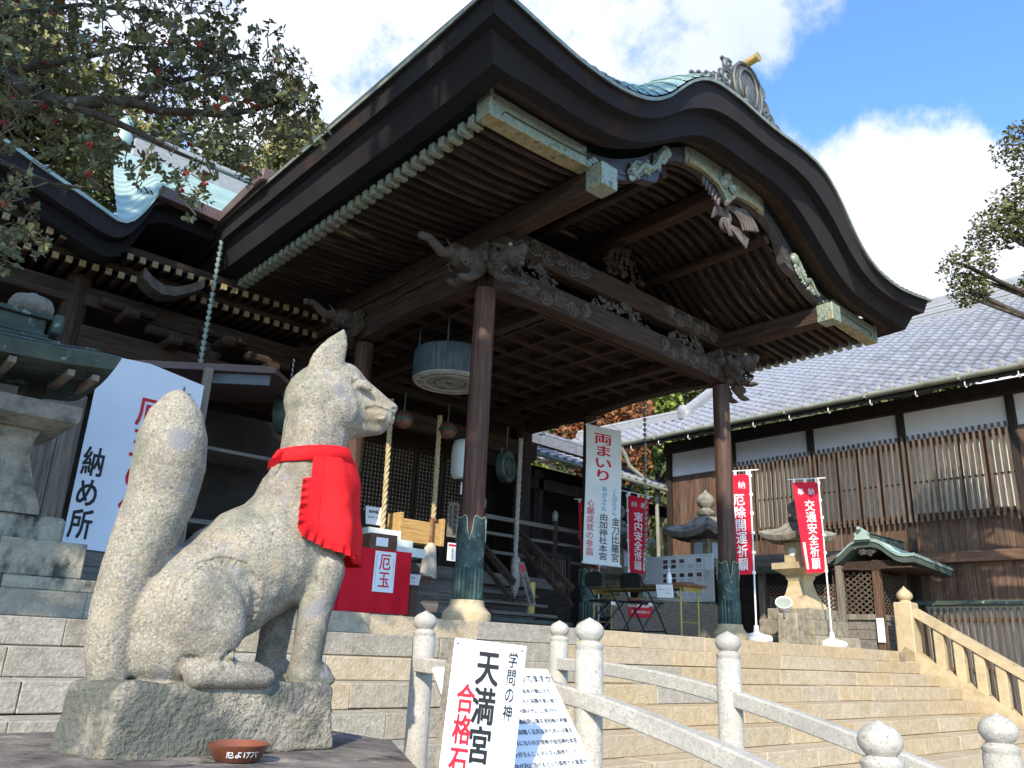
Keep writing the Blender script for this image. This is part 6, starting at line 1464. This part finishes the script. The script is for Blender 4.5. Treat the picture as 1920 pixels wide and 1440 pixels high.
# ================================================================== TREES
def foliage(blobs_, n, size, seed, aspect=.5, hollow=.35):
    g = random.Random(seed); mb = MB(); tot = sum(b[3]**2 for b in blobs_)
    for cx, cy, cz, r, *fl in blobs_:
        f = fl[0] if fl else .8
        for _ in range(int(n*r*r/tot)):
            d = Vector((g.gauss(0, 1), g.gauss(0, 1), g.gauss(0, 1))).normalized()*(hollow+(1-hollow)*g.random()**.6)
            d *= 1+.28*noise.noise(Vector((d.x*2.3+cx, d.y*2.3+cy, d.z*2.3+cz)))
            p = Vector((cx+d.x*r, cy+d.y*r, cz+d.z*r*f)); s_ = size*g.uniform(.6, 1.3)
            a = Vector((g.gauss(0, 1), g.gauss(0, 1), g.gauss(0, .7))).normalized(); b_ = a.cross(Vector((g.gauss(0, 1), g.gauss(0, 1), g.gauss(0, 1)))).normalized()*aspect
            mb.quad(p-a*s_, p+b_*s_-a*s_*.1, p+a*s_, p-b_*s_-a*s_*.1)
    return mb
def tree(name, label, base, blobs_, m_, n, size, seed, h, tr=.2, group=None, lean=(0, 0)):
    g = random.Random(seed); t = thing(name, label, 'tree', base, 0, group); bx, by, bz = base
    top = Vector((bx+lean[0], by+lean[1], bz+h)); mb = MB()
    mb.tube([Vector(base).lerp(top, i/6)+Vector((g.uniform(-.1, .1), g.uniform(-.1, .1), 0))*(i > 0)*h*.05 for i in range(7)], lambda u: tr*(1-.75*u), 8)
    add('trunk', (mb, m_barkb, True), t)
    lm_ = MB()
    for cx, cy, cz, r, *_ in blobs_:
        s_ = Vector(base).lerp(top, min(.95, max(.35, (cz-bz)/h*.75))); e = Vector((cx, cy, cz)); lm_.tube([s_, s_.lerp(e, .5)+Vector((g.uniform(-.1, .1)*r, g.uniform(-.1, .1)*r, .12*r)), e], lambda u: tr*.4*(1-.8*u), 6)
        for _ in range(4): d = Vector((g.gauss(0, 1), g.gauss(0, 1), g.gauss(0, .6))).normalized()*r*.85; lm_.tube([s_.lerp(e, .7), e+d*.4, e+d], lambda u: tr*.16*(1-.8*u), 5)
    add('limb', (lm_, m_barkb, True), t, kind='stuff')
    add('crown', (foliage(blobs_, n, size, seed), m_), t, kind='stuff')
    return t
def clump(c, R_, n, g, f=.75):
    out = [(c[0], c[1], c[2], R_*.75, f)]
    for _ in range(n):
        d = Vector((g.gauss(0, 1), g.gauss(0, 1), g.gauss(0, .8))).normalized()*R_*.7; out.append((c[0]+d.x, c[1]+d.y, c[2]+d.z*f, R_*g.uniform(.35, .6), f))
    return out
g = random.Random(12)
# behind the roofs
tree('olive_tree', 'yellow-green bushy tree rising behind the porch roof edge at the left', (9.4, 23.5, 2.2), clump((9.9, 21.5, 15.4), 2.2, 9, g), m_olive, 15000, .10, 1, 13, .35)
tree('evergreen_tree', 'dark round evergreen on the hill behind the copper roof', (6.2, 25, 3.8), clump((7.0, 26.5, 17.4), 3.6, 9, g), m_oak, 16000, .13, 2, 12, .4)
tree('olive_tree', 'tall olive green tree behind the left eave under the berry branches', (.6, 17.5, .3), clump((.4, 16.5, 10.6), 3.0, 9, g), m_olive, 13000, .11, 3, 10, .4)
tree('evergreen_tree', 'dark evergreen half hidden beyond the left end of the hall roof', (-3.5, 17, .0), clump((-3.2, 16.2, 10.5), 3.2, 9, g), m_ever, 12000, .12, 4, 10, .4)
tree('maple_tree', 'russet autumn maple behind the corridor roof', (19.5, 17.3, .2), clump((18.6, 16.6, 8.1), 1.7, 8, g), m_maple, 7000, .10, 5, 7.5, .16)
tree('maple_tree', 'reddish maple seen through the porch beside the round green gong', (14.6, 17.2, .1), clump((14.2, 16.8, 7.6), 1.3, 6, g), m_maple, 4500, .09, 6, 7, .14)
tree('lime_green_tree', 'lime green leafy tree seen through the porch below the maple', (14.3, 16.6, .1), clump((14.1, 16.2, 6.2), 1.1, 6, g), m_lime, 4000, .09, 7, 5.5, .12)
tree('olive_tree', 'green and yellow tree behind the rain chain at the corridor end', (21.8, 18.4, .3), clump((21.4, 18, 9.3), 2.2, 8, g), m_lime, 6000, .13, 8, 8.5, .2)
tree('evergreen_tree', 'dark evergreen behind the far corner of the tiled roof', (24.2, 19.0, .6), clump((24, 18.6, 10.6), 2.2, 8, g), m_oak, 6000, .14, 9, 9.5, .22)
tree('evergreen_tree', 'low wooded crown just above the tiled ridge beyond the porch roof tip', (40, 15.8, 6), clump((39.5, 15.3, 16.0), 3.2, 8, g), m_oak, 7000, .22, 10, 9, .35)
tree('evergreen_tree', 'big dark evergreen outside the picture at the left, shading the lantern and the porch pillars', (-5.6, 1.6, 0), [(-2.7, .4, 10.9, 1.6, .9), (-4.4, 1.0, 9.6, 1.5, .8), (-4.3, 2.8, 7.4, 1.8, .9), (-4.0, 2.4, 9.6, 1.5, .8), (-5.6, 2.0, 10.5, 1.9, .8), (-3.6, 3.8, 9.2, 1.6, .8), (-4.8, 5.0, 8.6, 2.0, .9), (-6.0, 3.9, 6.0, 1.8, .9), (-.9, -.5, 11.4, 1.4, .8), (-4.5, 5.1, 11.2, 1.7, .8)], m_ever, 9500, .26, 41, 10, .35)
# far wood on the hill: one mass
g = random.Random(21); fb = []
for _ in range(120):
    x, y = g.uniform(-25, 60), g.uniform(24, 55)
    if x > 25: y = g.uniform(20, 50)
    fb.append((x, y, hz(x, y)+1.6, g.uniform(1.6, 2.8), .9))
add('distant_wood', (foliage(fb, 42000, .32, 22), m_oak), kind='stuff')
# branch hanging in from the right
RK = lambda x, y, z, r, f: (x*.86, y*.86, 1.65+(z-1.65)*.86, r*.95, f)
rtb = [RK(*q) for q in [(13.15, 2.75, 9.55, .55, .7), (13.35, 2.6, 9.1, .5, .6), (13.25, 3.0, 8.65, .55, .6), (13.0, 3.35, 8.25, .48, .6), (13.5, 2.7, 8.5, .5, .6), (12.95, 3.9, 7.75, .40, .8), (13.0, 3.95, 7.35, .30, .8), (13.65, 3.0, 7.45, .42, .6), (13.6, 2.6, 8.0, .35, .5), (13.9, 2.9, 7.15, .4, .6)]]
tree('oak_tree', 'evergreen oak branches hanging into the sky at the right edge', (14.4, .4, 0), rtb, m_oak, 10500, .033, 31, 8.7, .2, None, (-2.0, 1.5))
# berry tree at the left: twigs with whorls of leaves
bt = thing('berry_tree', 'holly tree with red berries and a lichened dark branch arching in at the top left', 'tree', (-1.6, 4.6, 0))
main = [(-1.6, 4.6, 0), (-1.55, 4.65, 2.0), (-1.2, 4.8, 3.6), (-.7, 4.98, 4.45), (-.15, 5.0, 4.68), (.25, 4.89, 4.65), (.44, 4.78, 4.54), (.59, 4.66, 4.5), (.75, 4.52, 4.53), (.88, 4.46, 4.56), (1.01, 4.42, 4.55), (1.3, 4.17, 4.55), (1.42, 4.05, 4.58), (1.55, 3.93, 4.66)]
add('trunk', (MB().tube(main[:5], lambda t: .16-.10*t, 12), m_barkb, True), bt)
add('branch', (MB().tube(main[4:], lambda t: .052-.040*t, 9), m_barkb, True), bt)
subs = [[(.59, 4.66, 4.5), (.82, 4.5, 4.41), (1.0, 4.4, 4.34), (1.09, 4.33, 4.28), (1.25, 4.2, 4.2)], [(.25, 4.89, 4.65), (.5, 4.85, 4.85), (.8, 4.62, 5.0), (1.15, 4.3, 5.0), (1.4, 4.05, 4.92)], [(-.2, 5.0, 4.68), (.15, 5.0, 4.35), (.35, 4.95, 4.15), (.62, 4.7, 4.0), (.85, 4.5, 3.98)], [(-.3, 5.0, 4.4), (.1, 5.0, 3.95), (.35, 4.95, 3.75), (.55, 4.8, 3.65)], [(.88, 4.46, 4.56), (.95, 4.4, 4.68), (1.1, 4.28, 4.75), (1.3, 4.1, 4.82)], [(-.1, 5.0, 4.7), (.2, 5.0, 5.1), (.55, 4.9, 5.35), (.95, 4.6, 5.35)]]
for s_ in subs: add('branch', (MB().tube(s_, lambda t: .026-.019*t, 7), m_barkb, True), bt)
CR = [(.50, 4.80, 5.02, .62, 200), (1.03, 4.38, 4.98, .50, 165), (1.36, 4.02, 4.78, .36, 130), (1.56, 3.92, 4.58, .26, 115), (.22, 4.95, 4.50, .45, 130), (.35, 4.9, 3.86, .32, 80), (.50, 4.75, 3.62, .22, 34), (1.34, 4.12, 4.30, .26, 46), (1.1, 4.30, 4.12, .22, 28), (.75, 4.6, 4.25, .32, 42), (.85, 4.8, 5.45, .5, 80), (.2, 5.0, 5.2, .5, 70), (1.22, 4.15, 3.93, .13, 9), (.95, 4.4, 4.72, .36, 80), (1.2, 4.2, 4.9, .4, 90)]
g = random.Random(5)
nodes = [Vector(p) for s_ in subs+[main[4:]] for p in s_]
leaf = MB(); leaf.v = [(0, 0, 0), (.018, .45, .0), (.0, 1, -.10), (-.018, .45, 0), (.30, .32, .07), (.27, .68, .03), (-.30, .32, .07), (-.27, .68, .03), (0, .5, -.02)]
leaf.f = [(0, 4, 8), (4, 5, 8), (5, 2, 8), (2, 7, 8), (7, 6, 8), (6, 0, 8)]; leafm = leaf.mesh('leaf', m_leaf, True); lv = [Vector(v) for v in leaf.v]
L_all = []; tw = MB(); bcl = []
for cx, cy, cz, r, n_ in CR:
    for _ in range(n_):
        d = Vector((g.gauss(0, 1), g.gauss(0, 1), g.gauss(0, .8))).normalized()*r*g.random()**.45; tip = Vector((cx, cy, cz))+d
        nd = min(nodes, key=lambda q: (q-tip).length+g.uniform(0, .12)); dr_ = (tip-nd); st_ = nd.lerp(tip, .15 if dr_.length < .4 else .35)
        mid = st_.lerp(tip, .55)+Vector((g.uniform(-.05, .05), g.uniform(-.05, .05), g.uniform(-.06, .04))); tw.tube([st_, mid, tip], lambda t: .0048-.0032*t, 4, False)
        ax_ = (tip-mid).normalized(); k = g.randint(6, 9)
        for j in range(k):
            a = j*2.4+g.random(); side = ax_.orthogonal(); side = Matrix.Rotation(a, 3, ax_) @ side
            yd = (side*.9+ax_*g.uniform(-.1, .7)+Vector((0, 0, g.uniform(-.35, .15)))).normalized(); xd = yd.cross(ax_+Vector((0, 0, .3))).normalized(); zd = xd.cross(yd); s_ = g.uniform(.025, .047)
            p = tip-ax_*g.uniform(0, .07); L_all.append((Matrix(((xd.x, yd.x, zd.x, p.x), (xd.y, yd.y, zd.y, p.y), (xd.z, yd.z, zd.z, p.z), (0, 0, 0, 1))) @ Matrix.Scale(s_, 4), (p-Vector((0, 0, 1.65))).length-4*s_, p))
        nodes.append(mid)
        if g.random() < .065: bcl.append(tip-ax_*.05)
add('twig', (tw, m_twig), bt, kind='stuff')
L_all.sort(key=lambda q: q[1])
inview = [q for q in L_all if rel(q[2])[0] > 0 and rel(q[2])[1] > 0]; rest = [q for q in L_all if not (rel(q[2])[0] > 0 and rel(q[2])[1] > 0)]
for M, _, _ in inview[:300]: add('leaf', leafm, bt, M)
fo = MB()
for M, _, _ in inview[300:]+rest:
    b = len(fo.v); fo.v += [tuple(M @ v) for v in lv]; fo.f += [tuple(b+i for i in f) for f in leaf.f]
add('foliage', (fo, m_leafs, True), bt, kind='stuff')
bm2 = MB(); gg = random.Random(3)
for _ in range(9): d = Vector((gg.gauss(0, 1), gg.gauss(0, 1), gg.gauss(0, 1))).normalized()*.016; bm2.ell(d, .0065, nu=7, nv=5)
bm2 = bm2.mesh('berry_cluster', m_berry, True)
for p in bcl[:90]: add('berry_cluster', bm2, bt, T(*p)@RZ(p.x*50))
